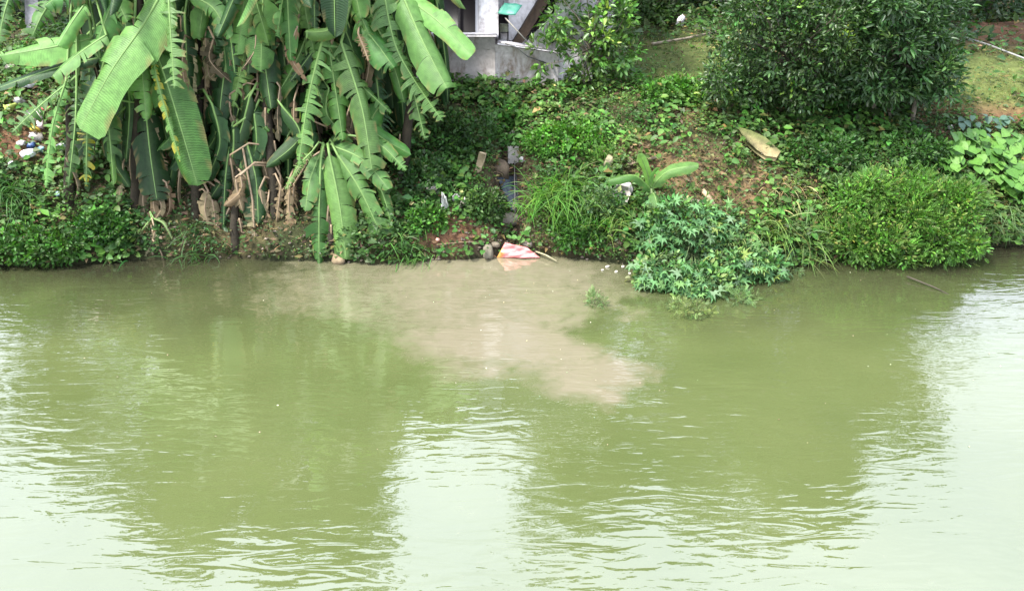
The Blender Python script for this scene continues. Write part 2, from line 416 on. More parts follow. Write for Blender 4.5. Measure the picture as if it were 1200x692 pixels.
# ------------------------------------------------------------------ ground cover
def sample(n, x0, x1, y0, y1):
    X = rng.uniform(x0, x1, n); Y = rng.uniform(y0, y1, n)
    e = .05; z = height(X, Y); dx = (height(X + e, Y) - z) / e; dy = (height(X, Y + e) - z) / e
    keep = (z > .04) & (rng.uniform(0, 2.2, n) < np.sqrt(1 + dx * dx + dy * dy))
    X, Y, z, dx, dy = [q[keep] for q in (X, Y, z, dx, dy)]
    nr = unit(np.stack([-dx, -dy, np.ones_like(dx)], 1))
    return X, Y, z, nr
def cover():
    for band, (n, x0, x1, y0, y1, sz) in enumerate([(370000, -13, 14.5, 11.4, 16.2, 1.0), (160000, -15, 16, 16.2, 27, 1.5)]):
        X, Y, Z, nr = sample(n, x0, x1, y0, y1)
        px, py = pix(X, Y, Z); nz = fbm(X * 2.2, Y * 2.2, 91) * 1.6
        bare = np.clip(np.maximum(ell(px, py, RED), ell(px, py, DRYS)) * .78 + nz * .6, 0, .95); bare = np.maximum(bare, np.maximum(ell(px, py, GUL), .93 * ell(px, py, MUD)))
        lawn = np.clip(ell(px, py, LAWN) + nz * .3, 0, 1)
        r = rng.uniform(0, 1, len(X)); ok = (r > bare) & (rng.uniform(0, 1, len(X)) > lawn * .93) & ((py > 0) | (rng.uniform(0, 1, len(X)) < .5))
        clump = vnoise(X * 5, Y * 5, 95); ok &= rng.uniform(0, 1, len(X)) > .85 * ell(px, py, [(300, 255, 125, 46, 1), (250, 190, 170, 60, 1)])
        patch = vnoise(X * .9, Y * .9, 7) * .7 + vnoise(X * 2.6, Y * 2.6, 8) * .5
        ok &= rng.uniform(0, 1, len(X)) < .35 + clump
        p = np.stack([X, Y, Z], 1)[ok]; nn = nr[ok]; k = len(p)
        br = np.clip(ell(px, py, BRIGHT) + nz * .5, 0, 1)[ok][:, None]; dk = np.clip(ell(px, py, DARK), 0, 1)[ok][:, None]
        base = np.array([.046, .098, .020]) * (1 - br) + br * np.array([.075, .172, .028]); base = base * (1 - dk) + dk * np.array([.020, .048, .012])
        yl = (rng.uniform(0, 1, (k, 1)) < .05); base = np.where(yl, [.16, .15, .05], base)
        hh = (clump[ok] * .26 * rng.uniform(0, 1, k))[:, None] * sz
        p = p + nn * hh * .8 + np.array([0, 0, 1]) * hh * .5
        d = rng.normal(0, 1, (k, 3)) * [1, 1, .35] + nn * .25 + [0, -.25, 0]
        nrm = nn + [0, -.3, .5] + rng.normal(0, .45, (k, 3))
        L = np.exp(rng.normal(-2.95, .38, k)) * sz * (.5 + 1.25 * patch[ok]); base = base * (.75 + .55 * vnoise(X * 1.9, Y * 1.9, 12)[ok])[:, None] * np.exp((vnoise(X * 1.2, Y * 1.2, 13)[ok] - .5)[:, None] * np.array([.7, .05, .3]))
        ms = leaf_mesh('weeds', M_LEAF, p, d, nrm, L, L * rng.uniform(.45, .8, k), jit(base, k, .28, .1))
        kind(link('weeds', ms), 'stuff')
        # grass between the weeds and on the lawns
        X, Y, Z, nr = sample(int(n * .7), x0, x1, y0, y1); px, py = pix(X, Y, Z); nz = fbm(X * 2, Y * 2, 101) * 1.6
        lawn = np.clip(ell(px, py, LAWN) + nz * .25, 0, 1); br = ell(px, py, BRIGHT)
        ok = rng.uniform(0, 1, len(X)) < np.clip(lawn * 1.6 + .16 + .25 * br, 0, 1) * np.clip(1.15 - ell(px, py, RED + GUL) * 1.1, 0, 1)
        p = np.stack([X, Y, Z], 1)[ok]; k = len(p); lw = lawn[ok][:, None]
        right = (px[ok] > 950)[:, None] & (lw > .3)
        base = np.where(right, np.array([.160, .180, .050]), np.array([.065, .135, .026]))
        dryb = rng.uniform(0, 1, (k, 1)) < .15; base = np.where(dryb, [.26, .21, .10], base)
        L = rng.uniform(.05, .13, k) * (1 - .45 * lawn[ok]) * (1.0 if band == 0 else 1.5)
        V, Q, T, c = blades(p, nr[ok] * .6 + [0, 0, .5] + rng.normal(0, .45, (k, 3)), L, L * .09 + .006 * (1 + band), rng.uniform(.2, .9, k), jit(base, k, .22), 2)
        kind(link('short_grass', mesh_np('short_grass', V, Q, T, M_GRASS, c)), 'stuff')
cover()
# larger leaved creepers in patches, and fallen brown leaves
X, Y, Z, nr = sample(60000, -11, 11, 11.6, 17.5); px, py = pix(X, Y, Z)
ok = (fbm(X * .9, Y * .9, 201) * 2.2 > .12) & (rng.uniform(0, 1, len(X)) > np.maximum(ell(px, py, RED + GUL), ell(px, py, DRYS + MUD)) * .97) & (rng.uniform(0, 1, len(X)) > ell(px, py, LAWN + [(300, 230, 170, 90, 1)]))
p = (np.stack([X, Y, Z], 1) + nr * rng.uniform(.02, .2, (len(X), 1)))[ok]; k = len(p); L = rng.uniform(.08, .17, k)
kind(link('creepers', leaf_mesh('creepers', M_LEAF, p, rng.normal(0, .7, (k, 3)) * [1, 1, .3] + [0, -.6, -.1], nr[ok] + [0, -.3, .5] + rng.normal(0, .3, (k, 3)), L, L * .75, jit([.06, .14, .026], k, .3, .12), T7)), 'stuff')
X, Y, Z, nr = sample(30000, -11, 11, 11.6, 17.5); px, py = pix(X, Y, Z); ok = rng.uniform(0, 1, len(X)) > np.clip(1.3 * ell(px, py, LAWN), 0, .97); X, Y, Z, nr = X[ok], Y[ok], Z[ok], nr[ok]; k = len(X); L = rng.uniform(.05, .16, k)
kind(link('fallen_leaves', leaf_mesh('fallen_leaves', M_DRY, np.stack([X, Y, Z], 1) + nr * rng.uniform(.005, .09, (k, 1)), rng.normal(0, 1, (k, 3)) * [1, 1, .3], nr + rng.normal(0, .4, (k, 3)), L, L * .4, jit([.085, .062, .032], k, .45), T5)), 'stuff')
# dry stalks and fallen leaf litter on the bare patches
X, Y, Z, nr = sample(60000, -11, 11, 11.6, 17); px, py = pix(X, Y, Z)
ok = rng.uniform(0, 1, len(X)) < np.clip(ell(px, py, DRYS) * .8 + .05 + .4 * ell(px, py, [(300, 250, 170, 60, 1)]), 0, 1)
p = np.stack([X, Y, Z + .01], 1)[ok]; k = len(p)
L = rng.uniform(.04, .22, k)
V, Q, T, c = blades(p, rng.normal(0, 1, (k, 3)) * [1, .6, .25] + [0, 0, .2] , L, .003 + L * .05, rng.uniform(0, .6, k), jit([.24, .18, .10], k, .35), 2)
kind(link('dry_straw', mesh_np('dry_straw', V, Q, T, M_DRY, c)), 'stuff')
# pebbles and clods at the water's edge
X = rng.uniform(-9.5, 9.5, 2200); Y = np.interp(X, SX, SY) + np.abs(rng.normal(0, .22, 2200)); Z = height(X, Y)
mbp = MB()
ico = np.array([(0, 0, 1), (.9, 0, .3), (.28, .85, .3), (-.72, .53, .3), (-.72, -.53, .3), (.28, -.85, .3), (0, 0, -.8)])
icT = [(0, 1, 2), (0, 2, 3), (0, 3, 4), (0, 4, 5), (0, 5, 1), (6, 2, 1), (6, 3, 2), (6, 4, 3), (6, 5, 4), (6, 1, 5)]
for x, y, z in zip(X, Y, Z):
    s = random.uniform(.01, .045)
    if random.random() < .45 or not (-2.5 < x < 1.5) and random.random() < .6: continue
    v = ico * [s * random.uniform(.7, 1.4), s, s * .6] * (1 + rng.normal(0, .12, (7, 3))) + [x, y, max(z, 0) + s * .2]
    mbp.add(v, (), icT, np.array([.16, .13, .10]) * random.uniform(.4, 1.5))
kind(link('pebbles', mbp.mesh('pebbles', M_STONE)), 'stuff')

# ------------------------------------------------------------------ grass clumps
def grass_clump(px, py, n, L, label, col=(.09, .19, .04), spread=.12, droop=.7, lean=(0, -.35, 0), wd=.024, group='long grass clumps along the water', name='grass_clump', up=1.0, loc=None):
    c = np.array(loc if loc is not None else G(px, py)); c[2] = max(c[2], 0)
    p = c + rng.normal(0, 1, (n, 3)) * [spread, spread * .6, 0]; p[:, 2] = np.maximum(height(p[:, 0], p[:, 1]), 0) - .02
    p[:, 2] = np.maximum(p[:, 2], c[2] - .25)
    d = rng.normal(0, .38, (n, 3)) * [1, 1, .3] + [lean[0], lean[1], up]
    V, Q, T, cc = blades(p, d, rng.uniform(.55, 1.1, n) * L, rng.uniform(.6, 1.3, n) * wd, rng.uniform(.5, 1.4, n) * droop, jit(col, n, .2), 6)
    return tag(link(name, mesh_np(name, V, Q, T, M_GRASS, cc), None, c), label, 'grass', group)
grass_clump(642, 240, 240, 1.05, 'tall bright green grass clump arching beside the drain gully above the bank foot', (.095, .22, .035), .2, up=1.2)
grass_clump(672, 228, 140, .95, 'loose grass growing just right of the tall arching clump by the gully', (.085, .18, .035), .2)
grass_clump(12, 232, 150, .85, 'dark long grass clump hanging at the left edge below the white scraps', (.055, .125, .035), .16)
grass_clump(478, 290, 130, .5, 'low grass clump at the waterline right of the hanging banana leaves', (.07, .15, .035), .16)
grass_clump(232, 288, 110, .5, 'wispy grass clump at the waterline in the shade of the banana plants', (.05, .11, .035), .22)
grass_clump(140, 290, 60, .45, 'small dark grass tuft at the water left of the small banana sucker', (.045, .10, .03), .2)
grass_clump(718, 262, 110, .85, 'upright yellow green grass between the white box and the lobed leaf shrub', (.12, .20, .045), .16, up=1.5)
grass_clump(705, 190, 60, .75, 'thin tall reed grass standing left of the white box', (.09, .19, .05), .1, .35, up=1.8)
grass_clump(905, 270, 120, .7, 'grass clump with yellowish blades right of the lobed leaf shrub', (.13, .20, .05), .2)
grass_clump(945, 285, 140, .65, 'pale green grass clump drooping to the water between the two shrubs', (.11, .18, .05), .22)
grass_clump(965, 250, 110, .6, 'ragged grass uphill of the drooping clump between the two shrubs', (.10, .16, .05), .25)
grass_clump(1165, 262, 150, .65, 'grey green grass clump hanging below the broad leaved vine', (.09, .15, .055), .22)
grass_clump(1195, 255, 120, .6, 'long grass clump at the right edge above the water', (.09, .15, .05), .2)
grass_clump(925, 225, 110, .45, 'dry straw coloured grass tuft on the bare slope below the mossy plank', (.30, .25, .13), .22)
grass_clump(745, 245, 70, .5, 'short grass tuft at the foot of the young banana plant', (.09, .17, .04), .14)
grass_clump(870, 300, 80, .7, 'arching pale grass growing through the right side of the lobed leaf shrub', (.16, .20, .08), .2, .8)
grass_clump(560, 215, 50, .35, 'small grass tuft beside the short timber post on the slope', (.08, .16, .04), .12)
grass_clump(625, 160, 60, .4, 'fresh grass tuft behind the torn white sheet', (.08, .18, .04), .2)
grass_clump(1010, 200, 70, .4, 'grass tuft in the shade below the orchard shrubs', (.06, .13, .035), .25)

# ------------------------------------------------------------------ crowns
def crown(name, lobes, ncl, per, L, aspect, base, mat=M_LEAF, parent=None, tmpl=T7, cl=.16, bright=None, nb=.0, up=.5, shell=.5, var=.25, droop=0):
    lobes = np.array(lobes, float); vol = (lobes[:, 3] * lobes[:, 4] * lobes[:, 5]) ** .67; vol /= vol.sum()
    idx = rng.choice(len(lobes), ncl, p=vol); lb = lobes[idx]
    d = unit(rng.normal(0, 1, (ncl, 3))); r = shell + (1 - shell) * rng.uniform(0, 1, (ncl, 1)) ** .7
    c = lb[:, :3] + d * r * lb[:, 3:6]
    n = ncl * per; cc = np.repeat(c, per, 0); dd = np.repeat(d, per, 0)
    ld = dd * .8 + rng.normal(0, .75, (n, 3)) + [0, 0, .15 - droop]
    p = cc + unit(ld) * cl * rng.uniform(0, 1, (n, 1)) ** .7
    nr = [0, 0, up] + dd * .7 + rng.normal(0, .45, (n, 3))
    col = jit(np.repeat(jit(base, ncl, var, .08), per, 0), n, .16, .06)
    if bright is not None and nb > 0:
        f = np.repeat((rng.uniform(0, 1, ncl) < nb) & (d[:, 2] > -.2) & (r[:, 0] > .75), per); col[f] = jit(bright, int(f.sum()), .15)
    LL = rng.uniform(.65, 1.25, n) * L
    return link(name, leaf_mesh(name, mat, p, ld, nr, LL, LL * aspect * rng.uniform(.85, 1.15, n), col, tmpl), parent), c
def limbs(base, cs, n, r0, col=(.12, .10, .075), parent=None, name='branches', fork=.35, mat=M_BARK, wig=.08):
    mb = MB(); base = Vector(base); cs = [Vector(c) for c in cs]; mid = sum(cs, Vector()) / len(cs)
    for i in range(n):
        c = random.choice(cs); f = base.lerp(mid, fork * random.uniform(.5, 1.2))
        a = f.lerp(c, .5) + Vector([random.gauss(0, wig) for _ in range(3)])
        mb.tube([base + (f - base) * .3, f, a, c], [r0 * .75, r0 * .55, r0 * .32, r0 * .1], 5, col)
    return link(name, mb.mesh(name, mat, True), parent)

def bush(name, label, cat, base, lobes, ncl, per, L, aspect, col, trunk_r=.03, nbranch=20, stems=None, group=None, part='foliage', **k):
    t = thing(name, label, cat, base, group)
    o, c = crown(part, lobes, ncl, per, L, aspect, col, parent=t, **k)
    mb = MB()
    for s in (stems or [(base, None)]):
        b0 = Vector(s[0]); top = s[1] if s[1] is not None else Vector(lobes[0][:3])
        top = Vector(top); q = b0.lerp(top, .5) + Vector((random.gauss(0, .06), random.gauss(0, .06), 0))
        mb.tube([b0 - Vector((0, 0, .15)), q, top], [trunk_r, trunk_r * .8, trunk_r * .5], 8, (.14, .12, .09))
    link('trunk', mb.mesh('trunk', M_BARK, True), t)
    limbs(Vector(lobes[0][:3]).lerp(Vector(base), .4), c, nbranch, trunk_r, parent=t)
    return t

def lobe_at(px, py, Y, rx, ry, rz): c = P(px, py, Y); return (c.x, c.y, c.z, rx, ry, rz)
# orchard shrubs on the flat
b = G(700, 106)
bush('citrus_shrub', 'open leafy shrub with bright new leaves in front of the white wall', 'shrub', b,
     [lobe_at(690, 50, b.y, .55, .5, .55), lobe_at(715, 25, b.y, .45, .45, .5), lobe_at(655, 20, b.y + .1, .35, .35, .4), lobe_at(640, 62, b.y, .28, .3, .3),
      lobe_at(725, 60, b.y, .3, .4, .35), lobe_at(690, 88, b.y, .5, .4, .3), lobe_at(700, -25, b.y + .2, .5, .5, .4)],
     300, 10, .12, .5, (.068, .145, .028), .025, 46, [(b, P(690, 60, b.y)), (b + Vector((-.1, 0, 0)), P(655, 50, b.y)), (b + Vector((.1, .05, 0)), P(720, 40, b.y))],
     bright=(.19, .31, .05), nb=.3, mat=M_GLOSS, cl=.16, shell=.25)
b = G(925, 128)
bush('orchard_tree', 'broad dark rounded tree with light green shoot tips behind the mossy plank', 'tree', b,
     [lobe_at(925, 55, b.y, 1.15, .9, 1.0), lobe_at(880, 40, b.y, .75, .7, .8), lobe_at(875, 95, b.y - .2, .55, .5, .4), lobe_at(960, 95, b.y - .2, .6, .5, .4),
      lobe_at(920, -25, b.y + .2, 1.1, .8, .9), lobe_at(975, 20, b.y, .8, .7, .9)] + [lobe_at(random.uniform(835, 990), random.uniform(0, 118), b.y - random.uniform(.4, .9), .22, .2, .18) for _ in range(16)],
     1500, 12, .085, .5, (.032, .068, .017), .05, 60, [(b, P(925, 80, b.y)), (b + Vector((-.2, .1, 0)), P(890, 70, b.y)), (b + Vector((.3, .1, 0)), P(960, 60, b.y))],
     bright=(.15, .27, .03), nb=.10, mat=M_GLOSS, cl=.19, shell=.35, var=.4)
b = G(1050, 145)
bush('orchard_tree', 'dark tree with long narrow pointed leaves at the edge of the grassy lawn', 'tree', b,
     [lobe_at(1055, 50, b.y, .95, .8, .95), lobe_at(1035, 92, b.y - .1, .75, .6, .42), lobe_at(1085, 80, b.y, .5, .5, .5), lobe_at(1070, 0, b.y + .1, .85, .7, .8), lobe_at(1010, 60, b.y - .1, .55, .5, .6)] + [lobe_at(random.uniform(1005, 1122), random.uniform(0, 112), b.y - random.uniform(.1, .8), .2, .2, .18) for _ in range(14)],
     860, 11, .14, .33, (.034, .078, .022), .05, 50, [(b, P(1045, 95, b.y)), (P(1068, 146, b.y), P(1070, 90, b.y)), (P(1025, 142, b.y), P(1010, 90, b.y))],
     bright=(.11, .19, .05), nb=.08, mat=M_GLOSS, cl=.17, shell=.5)
# shrub overhanging the water on the right
b = G(1065, 285)
rg = []
for i in range(40):
    x = random.uniform(982, 1146); top = 205 + 34 * abs((x - 1062) / 80) ** 1.3; y = random.uniform(top, 310 - 20 * abs((x - 1065) / 80))
    f = (y - 200) / 110; rg.append(lobe_at(x, y, b.y + .45 * (1 - f) + (11.75 - b.y) * f + random.uniform(-.08, .12), random.uniform(.14, .34), random.uniform(.14, .3), random.uniform(.10, .26)))
bush('waterside_shrub', 'bright green fine leaved shrub mounded over the water on the right', 'shrub', b,
     rg,
     2300, 9, .066, .5, (.058, .140, .018), .03, 50, tmpl=T7, cl=.14, shell=.2, bright=(.17, .24, .05), nb=.25, var=.5)
o, _ = crown('feathery_shoots', rg, 620, 7, .13, .5, (.07, .155, .026), parent=bpy.data.objects['waterside_shrub'], tmpl=TF, cl=.2, shell=.75, var=.4, bright=(.15, .21, .06), nb=.2)
# finer undergrowth mounds on the slope
mounds = [
    ('dark leafy undergrowth mound on the slope below the house', 545, 165, .55, .45, .42, (.022, .058, .012), T7),
    ('leafy undergrowth mound beside the hanging banana leaves', 500, 215, .4, .35, .4, (.018, .048, .011), T7),
    ('bright green low bush on the slope left of the reed grass', 665, 170, .7, .4, .3, (.055, .15, .018), T7),
    ('ferny weed mound in the shade under the orchard trees', 960, 185, .8, .5, .32, (.03, .08, .015), TF),
    ('ferny weed mound below the narrow leaved tree trunks', 1060, 180, .7, .45, .3, (.032, .085, .016), TF),
    ('light green weed mound between the orchard tree and the reeds', 790, 112, .6, .35, .22, (.05, .13, .018), T7),
    ('leafy weed mound right of the pink sheet at the water', 680, 275, .45, .3, .3, (.04, .11, .016), T7),
    ('grey green weed mound left of the lobed leaf shrub', 705, 240, .35, .3, .3, (.075, .14, .05), T7),
    ('low leafy mound at the water on the far left', 40, 292, .8, .3, .3, (.036, .10, .014), T7),
    ('small leafy mound at the water by the shaded grass', 120, 272, .5, .3, .25, (.026, .075, .012), T7),
    ('leafy patch on the mud bank left of the grey stone', 565, 245, .35, .25, .28, (.036, .075, .018), T7),
    ('green sprigs above the low waterside grass clump', 500, 262, .3, .25, .25, (.05, .13, .02), TF),
    ('shrubby weeds at the foot of the house wall', 560, 82, .6, .3, .22, (.045, .11, .016), T7),
    ('mixed weeds uphill of the fine leaved waterside shrub', 1000, 225, .5, .35, .3, (.075, .14, .04), TF)]
for lab, x, y, rx, ry, rz, col, tm in mounds:
    b = G(x, y); n = int(420 * rx + 60)
    t = thing('weed_mound', lab, 'weeds', b)
    c = (b.x, b.y, b.z + rz * .25)
    o, cs = crown('foliage', [(*c, rx, ry, rz), (c[0] + rx * .5, c[1], c[2], rx * .6, ry, rz * .8), (c[0] - rx * .5, c[1], c[2] - .05, rx * .6, ry, rz * .7)], n, 8, .075, .6, col, parent=t, tmpl=T7, cl=.10, shell=.45, bright=tuple(2 * q for q in col), nb=.06)
    limbs(b, cs, 16, .008, (.10, .13, .05), t, 'stems', .2)

# ------------------------------------------------------------------ shrub with lobed leaves: each leaf a part
def lobed_mesh(seed, col):
    r_ = np.random.default_rng(seed); V, Q, T, c = leaves(np.zeros((1, 3)), np.array([[0, 1.0, 0]]), np.array([[0, 0, 1.0]]), 1.0, 1.0, np.array([col]), TP)
    V = V + r_.normal(0, .012, V.shape); c = c * (1 + .12 * r_.normal(0, 1, (len(c), 1)))
    m = mesh_np('lobed_leaf', V, Q, T, M_LEAF, np.clip(c, .005, 1)); return m
LOB = [lobed_mesh(i, c) for i, c in enumerate([(.085, .20, .072), (.115, .245, .095), (.135, .26, .08), (.06, .15, .052), (.20, .27, .07), (.15, .24, .13)])]
def leaf_object(parent, mesh, pos, d, n, s, name='leaf'):
    o = bpy.data.objects.new(name, mesh); COL.objects.link(o); o.parent = parent
    d = Vector(d).normalized(); x = d.cross(Vector(n)).normalized(); z = x.cross(d)
    m = Matrix((x, d, z)).transposed().to_4x4(); m.translation = Vector(pos) - ORG[parent.name]
    o.matrix_local = m @ Matrix.Diagonal((s, s, s, 1)); return o
base = G(812, 292); sh = thing('lobed_leaf_shrub', 'blue green shrub with deeply lobed leaves spreading over the water', 'shrub', base)
lob_l = [lobe_at(802, 268, 12.0, .68, .42, .54), lobe_at(775, 322, 11.25, .48, .35, .26), lobe_at(858, 308, 11.6, .6, .45, .36), lobe_at(825, 335, 11.0, .62, .35, .24), lobe_at(812, 356, 10.75, .36, .22, .14), lobe_at(900, 314, 11.5, .36, .3, .16),
         lobe_at(760, 282, 12.1, .38, .3, .35), lobe_at(845, 262, 12.3, .42, .3, .30)]
cs = []
placed = 0
while placed < 292:
    l = random.choices(lob_l, [5, 2.2, 4, 2.4, 1.2, .8, 1.5, 1.5])[0]
    d = Vector([random.gauss(0, 1) for _ in range(3)]).normalized()
    if random.random() < .22: l = (l[0] + random.gauss(0, .25), l[1], l[2] + random.uniform(0, .2), *l[3:])
    if d.y > .45: d.y *= -1
    rr = random.uniform(.72, 1.02); p = Vector((l[0] + d.x * l[3] * rr, l[1] + d.y * l[4] * rr, l[2] + d.z * l[5] * rr))
    if p.z < .06: continue
    dd = Vector((d.x, d.y, -.35)) + Vector([random.gauss(0, .35) for _ in range(3)])
    nn = Vector((0, -.35, .8)) + d * .5 + Vector([random.gauss(0, .25) for _ in range(3)])
    nn = nn + Vector([random.gauss(0, .3) for _ in range(3)])
    leaf_object(sh, LOB[random.choices(range(6), [4, 4, 3, 3, 1, 2])[0]], p, dd, nn, random.uniform(.13, .27)); cs.append(p); placed += 1
limbs(base - Vector((0, 0, .1)), cs, 90, .016, (.09, .13, .05), sh, 'stems', .25)
# smaller inner leaflets fill the middle of that shrub
o, _ = crown('inner_foliage', [(l[0], l[1] + .1, l[2], l[3] * .85, l[4], l[5] * .85) for l in lob_l], 1000, 8, .085, .6, (.07, .155, .05), parent=sh, cl=.15, shell=.5, bright=(.15, .24, .07), nb=.3, var=.35)
# light sprigs trailing onto the water
def sprig(label, px, py, n, rad, col, h=.12):
    c = PZ(px, py, 0.0); t = thing('floating_sprig', label, 'plant', c)
    o, q = crown('foliage', [(c.x, c.y, .05, rad, rad * .7, h)], n, 6, .085, .6, col, parent=t, tmpl=TF, cl=.06, shell=.2)
    limbs(c, q, 8, .006, (.12, .16, .06), t, 'stems', .3)
sprig('pale sprig floating on the muddy water left of the lobed leaf shrub', 698, 356, 26, .17, (.12, .18, .07))
sprig('yellowish sprig dipping into the water below the lobed leaf shrub', 808, 366, 60, .32, (.15, .20, .07))
sprig('small leafy sprig in the water right of the shrub foot', 868, 352, 40, .26, (.11, .18, .07))
sprig('leafy runner lying on the water by the pale grass clump', 925, 318, 22, .3, (.09, .15, .06), .08)

# ------------------------------------------------------------------ broad leaved vine, each leaf a part
def heart_mesh(seed, col):
    r_ = np.random.default_rng(seed); pts = [(0, .02, 0)]
    out_ = [(.12, -.06), (.34, -.02), (.46, .18), (.44, .42), (.26, .74), (0, 1.0)]
    ring = [(-.0, .0)] + [(-x, y) for x, y in out_] + [(x, y) for x, y in reversed(out_[:-1])]
    V = [(0, .38, -.04)] + [(x, y, .07 * abs(x) * 2 - .12 * y * y + r_.normal(0, .012)) for x, y in ring]
    n = len(ring); T = [(0, 1 + i, 1 + (i + 1) % n) for i in range(n)]
    c = np.tile(col, (len(V), 1)) * (1 + .08 * r_.normal(0, 1, (len(V), 1))); c[0] *= 1.25
    return mesh_np('heart_leaf', V, None, T, M_LEAF, np.clip(c, .005, 1), True)
HRT = [heart_mesh(i, c) for i, c in enumerate([(.065, .165, .025), (.08, .19, .03), (.05, .13, .022), (.10, .21, .04)])]
HBL = [heart_mesh(9, (.07, .13, .095)), heart_mesh(10, (.05, .10, .07))]
def vine(label, ctr, spots, meshes, s0, s1, name='broad_leaved_vine'):
    t = thing(name, label, 'vine', G(*ctr)); ps = []
    for x, y, rx, ry, n in spots:
        for _ in range(n):
            a, r_ = random.uniform(0, 6.28), math.sqrt(random.random()); g_ = G(x + rx * r_ * math.cos(a), y + ry * r_ * math.sin(a))
            p = g_ + Vector((0, -.16, random.uniform(.12, .34))); ps.append(p)
            leaf_object(t, random.choice(meshes), p, (random.gauss(0, .6), -1, random.gauss(-.45, .25)), (random.gauss(0, .25), -.45 + random.gauss(0, .2), .9), random.uniform(s0, s1))
    limbs(G(*ctr), ps, max(12, len(ps) // 3), .009, (.10, .15, .05), t, 'stems', .15)
vine('vine with large light green heart shaped leaves at the right edge', (1160, 215),
     [(1132, 190, 32, 26, 70), (1185, 200, 30, 36, 85), (1150, 175, 40, 10, 25), (1190, 232, 20, 14, 16), (1225, 205, 30, 35, 40)], HRT, .13, .23)
vine('small vine with grey blue leaves on the red soil above the light green vine', (1162, 158), [(1160, 158, 16, 7, 13), (1128, 150, 14, 6, 6)], HBL, .11, .17)

# ------------------------------------------------------------------ banana plants
def bez(pts, n):
    pts = [Vector(p) for p in pts]; out = []
    m = len(pts) - 1
    for i in range(n + 1):
        u = i / n * m; k = min(int(u), m - 1); f = u - k
        p0 = pts[max(k - 1, 0)]; p1 = pts[k]; p2 = pts[k + 1]; p3 = pts[min(k + 2, m)]
        out.append(.5 * ((2 * p1) + (p2 - p0) * f + (2 * p0 - 5 * p1 + 4 * p2 - p3) * f * f + (3 * p1 - p0 - 3 * p2 + p3) * f ** 3))
    return out
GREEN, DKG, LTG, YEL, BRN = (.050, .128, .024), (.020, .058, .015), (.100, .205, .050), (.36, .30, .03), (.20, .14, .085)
def banana_leaf(parent, pts, wid, torn, col=GREEN, crown_pt=None, yellow=0, facing=(0, -.8, .5), name='leaf', tipw=.5, sides=(1, 1), strips=None):
    n = strips or (30 if torn > .3 else 22)
    C = bez(pts, n); fold = [random.uniform(.15, .95), random.uniform(.15, .95)]; F = Vector(facing) + Vector([random.gauss(0, .18) for _ in range(3)])
    V = []; Q = []; cols = []; uv = []
    col = np.array(col) * math.exp(random.gauss(0, .2)) * np.array([math.exp(random.gauss(-.04, .08)), 1, 1]); dry = name != 'leaf'
    S = []; Nn = []; Tn = []
    for i in range(n + 1):
        T = (C[min(i + 1, n)] - C[max(i - 1, 0)]).normalized(); s = T.cross(F).normalized(); Tn.append(T); S.append(s); Nn.append(s.cross(T).normalized())
    wa, wb = random.uniform(0, 6), random.uniform(5, 11)
    def wprof(u):
        a = min(1, (u + .02) / .14) ** .6; b_ = 1 if u < tipw else max(0.0, 1 - ((u - tipw) / (1 - tipw)) ** 2.2) ** .6
        return a * b_ * (1 + .10 * math.sin(u * wb + wa))
    K = 3
    for si, sg in enumerate((-1, 1)):
        if not sides[si]: continue
        i = 0
        while i < n:
            ln = random.choice((1, 1, 1, 2)) if torn > .85 else max(1, int(random.expovariate(1) * (1.2 + 9 * (1 - torn) ** 2)) + 1)
            if torn < .05: ln = n
            j = min(n, i + ln); dr = random.gauss(fold[si], .08 + .38 * torn); sw = random.gauss(.30, .06 + .30 * torn); ext = random.uniform(1 - .6 * torn, 1.04)
            shrink = .04 + .30 * torn
            base_i = len(V); rows = j - i + 1
            pc = col * (1 + random.gauss(0, .07))
            yy = random.random() < yellow
            for r_ in range(rows):
                q = i + r_; u = q / n
                f = (r_ / (rows - 1) - .5) * 2
                wv = wid * wprof(u) * ext * (1 + (random.gauss(0, .06 * torn)))
                for k in range(K + 1):
                    a = k / K; w_ = wv * a
                    off = -f * shrink * a * (wid * .35 if torn > .1 else 0) * min(1, rows / 3)
                    p = C[q] + S[q] * sg * w_ * math.cos(dr * a) + Tn[q] * (w_ * sw * a + off) - Nn[q] * w_ * math.sin(dr) * a * .9 + Nn[q] * .012
                    V.append(p); uv.append((a * .5, u * 1.0))
                    cc = pc.copy()
                    if yy: cc = cc * (1 - a ** .7) + np.array(YEL) * a ** .7
                    elif a > .9 and not dry and random.random() < .22 + .4 * torn: cc = cc * .35 + np.array([.20, .14, .05]) * .65
                    if a == 0 and not dry: cc = cc * .8 + np.array([.16, .24, .09]) * .2
                    cols.append(cc)
            for r_ in range(rows - 1):
                for k in range(K):
                    a = base_i + r_ * (K + 1) + k; Q.append((a, a + 1, a + K + 2, a + K + 1))
            i = j
    m = mesh_np('banana_leaf', V, Q, None, M_DRY if dry else M_BAN, np.clip(cols, .005, 1), True, uv)
    lf = link(name, m, parent)
    mb = MB(); pp = C
    if crown_pt is not None:
        c0 = Vector(crown_pt); a = c0.lerp(C[0], .5) + Vector((0, 0, .12)); pp = [c0, a] + C
    L = len(pp); rad = [max(.004, .020 * (1 - (i / (L - 1)) ** 1.0) + .004) * (wid / .26) ** .3 for i in range(L)]
    mc = (.125, .215, .06) if not dry else (.22, .16, .10)
    mb.tube([p + Nn[0] * .008 for p in pp], rad, 5, mc)
    link('midrib', mb.mesh('midrib', M_MID, True), lf)
    return lf
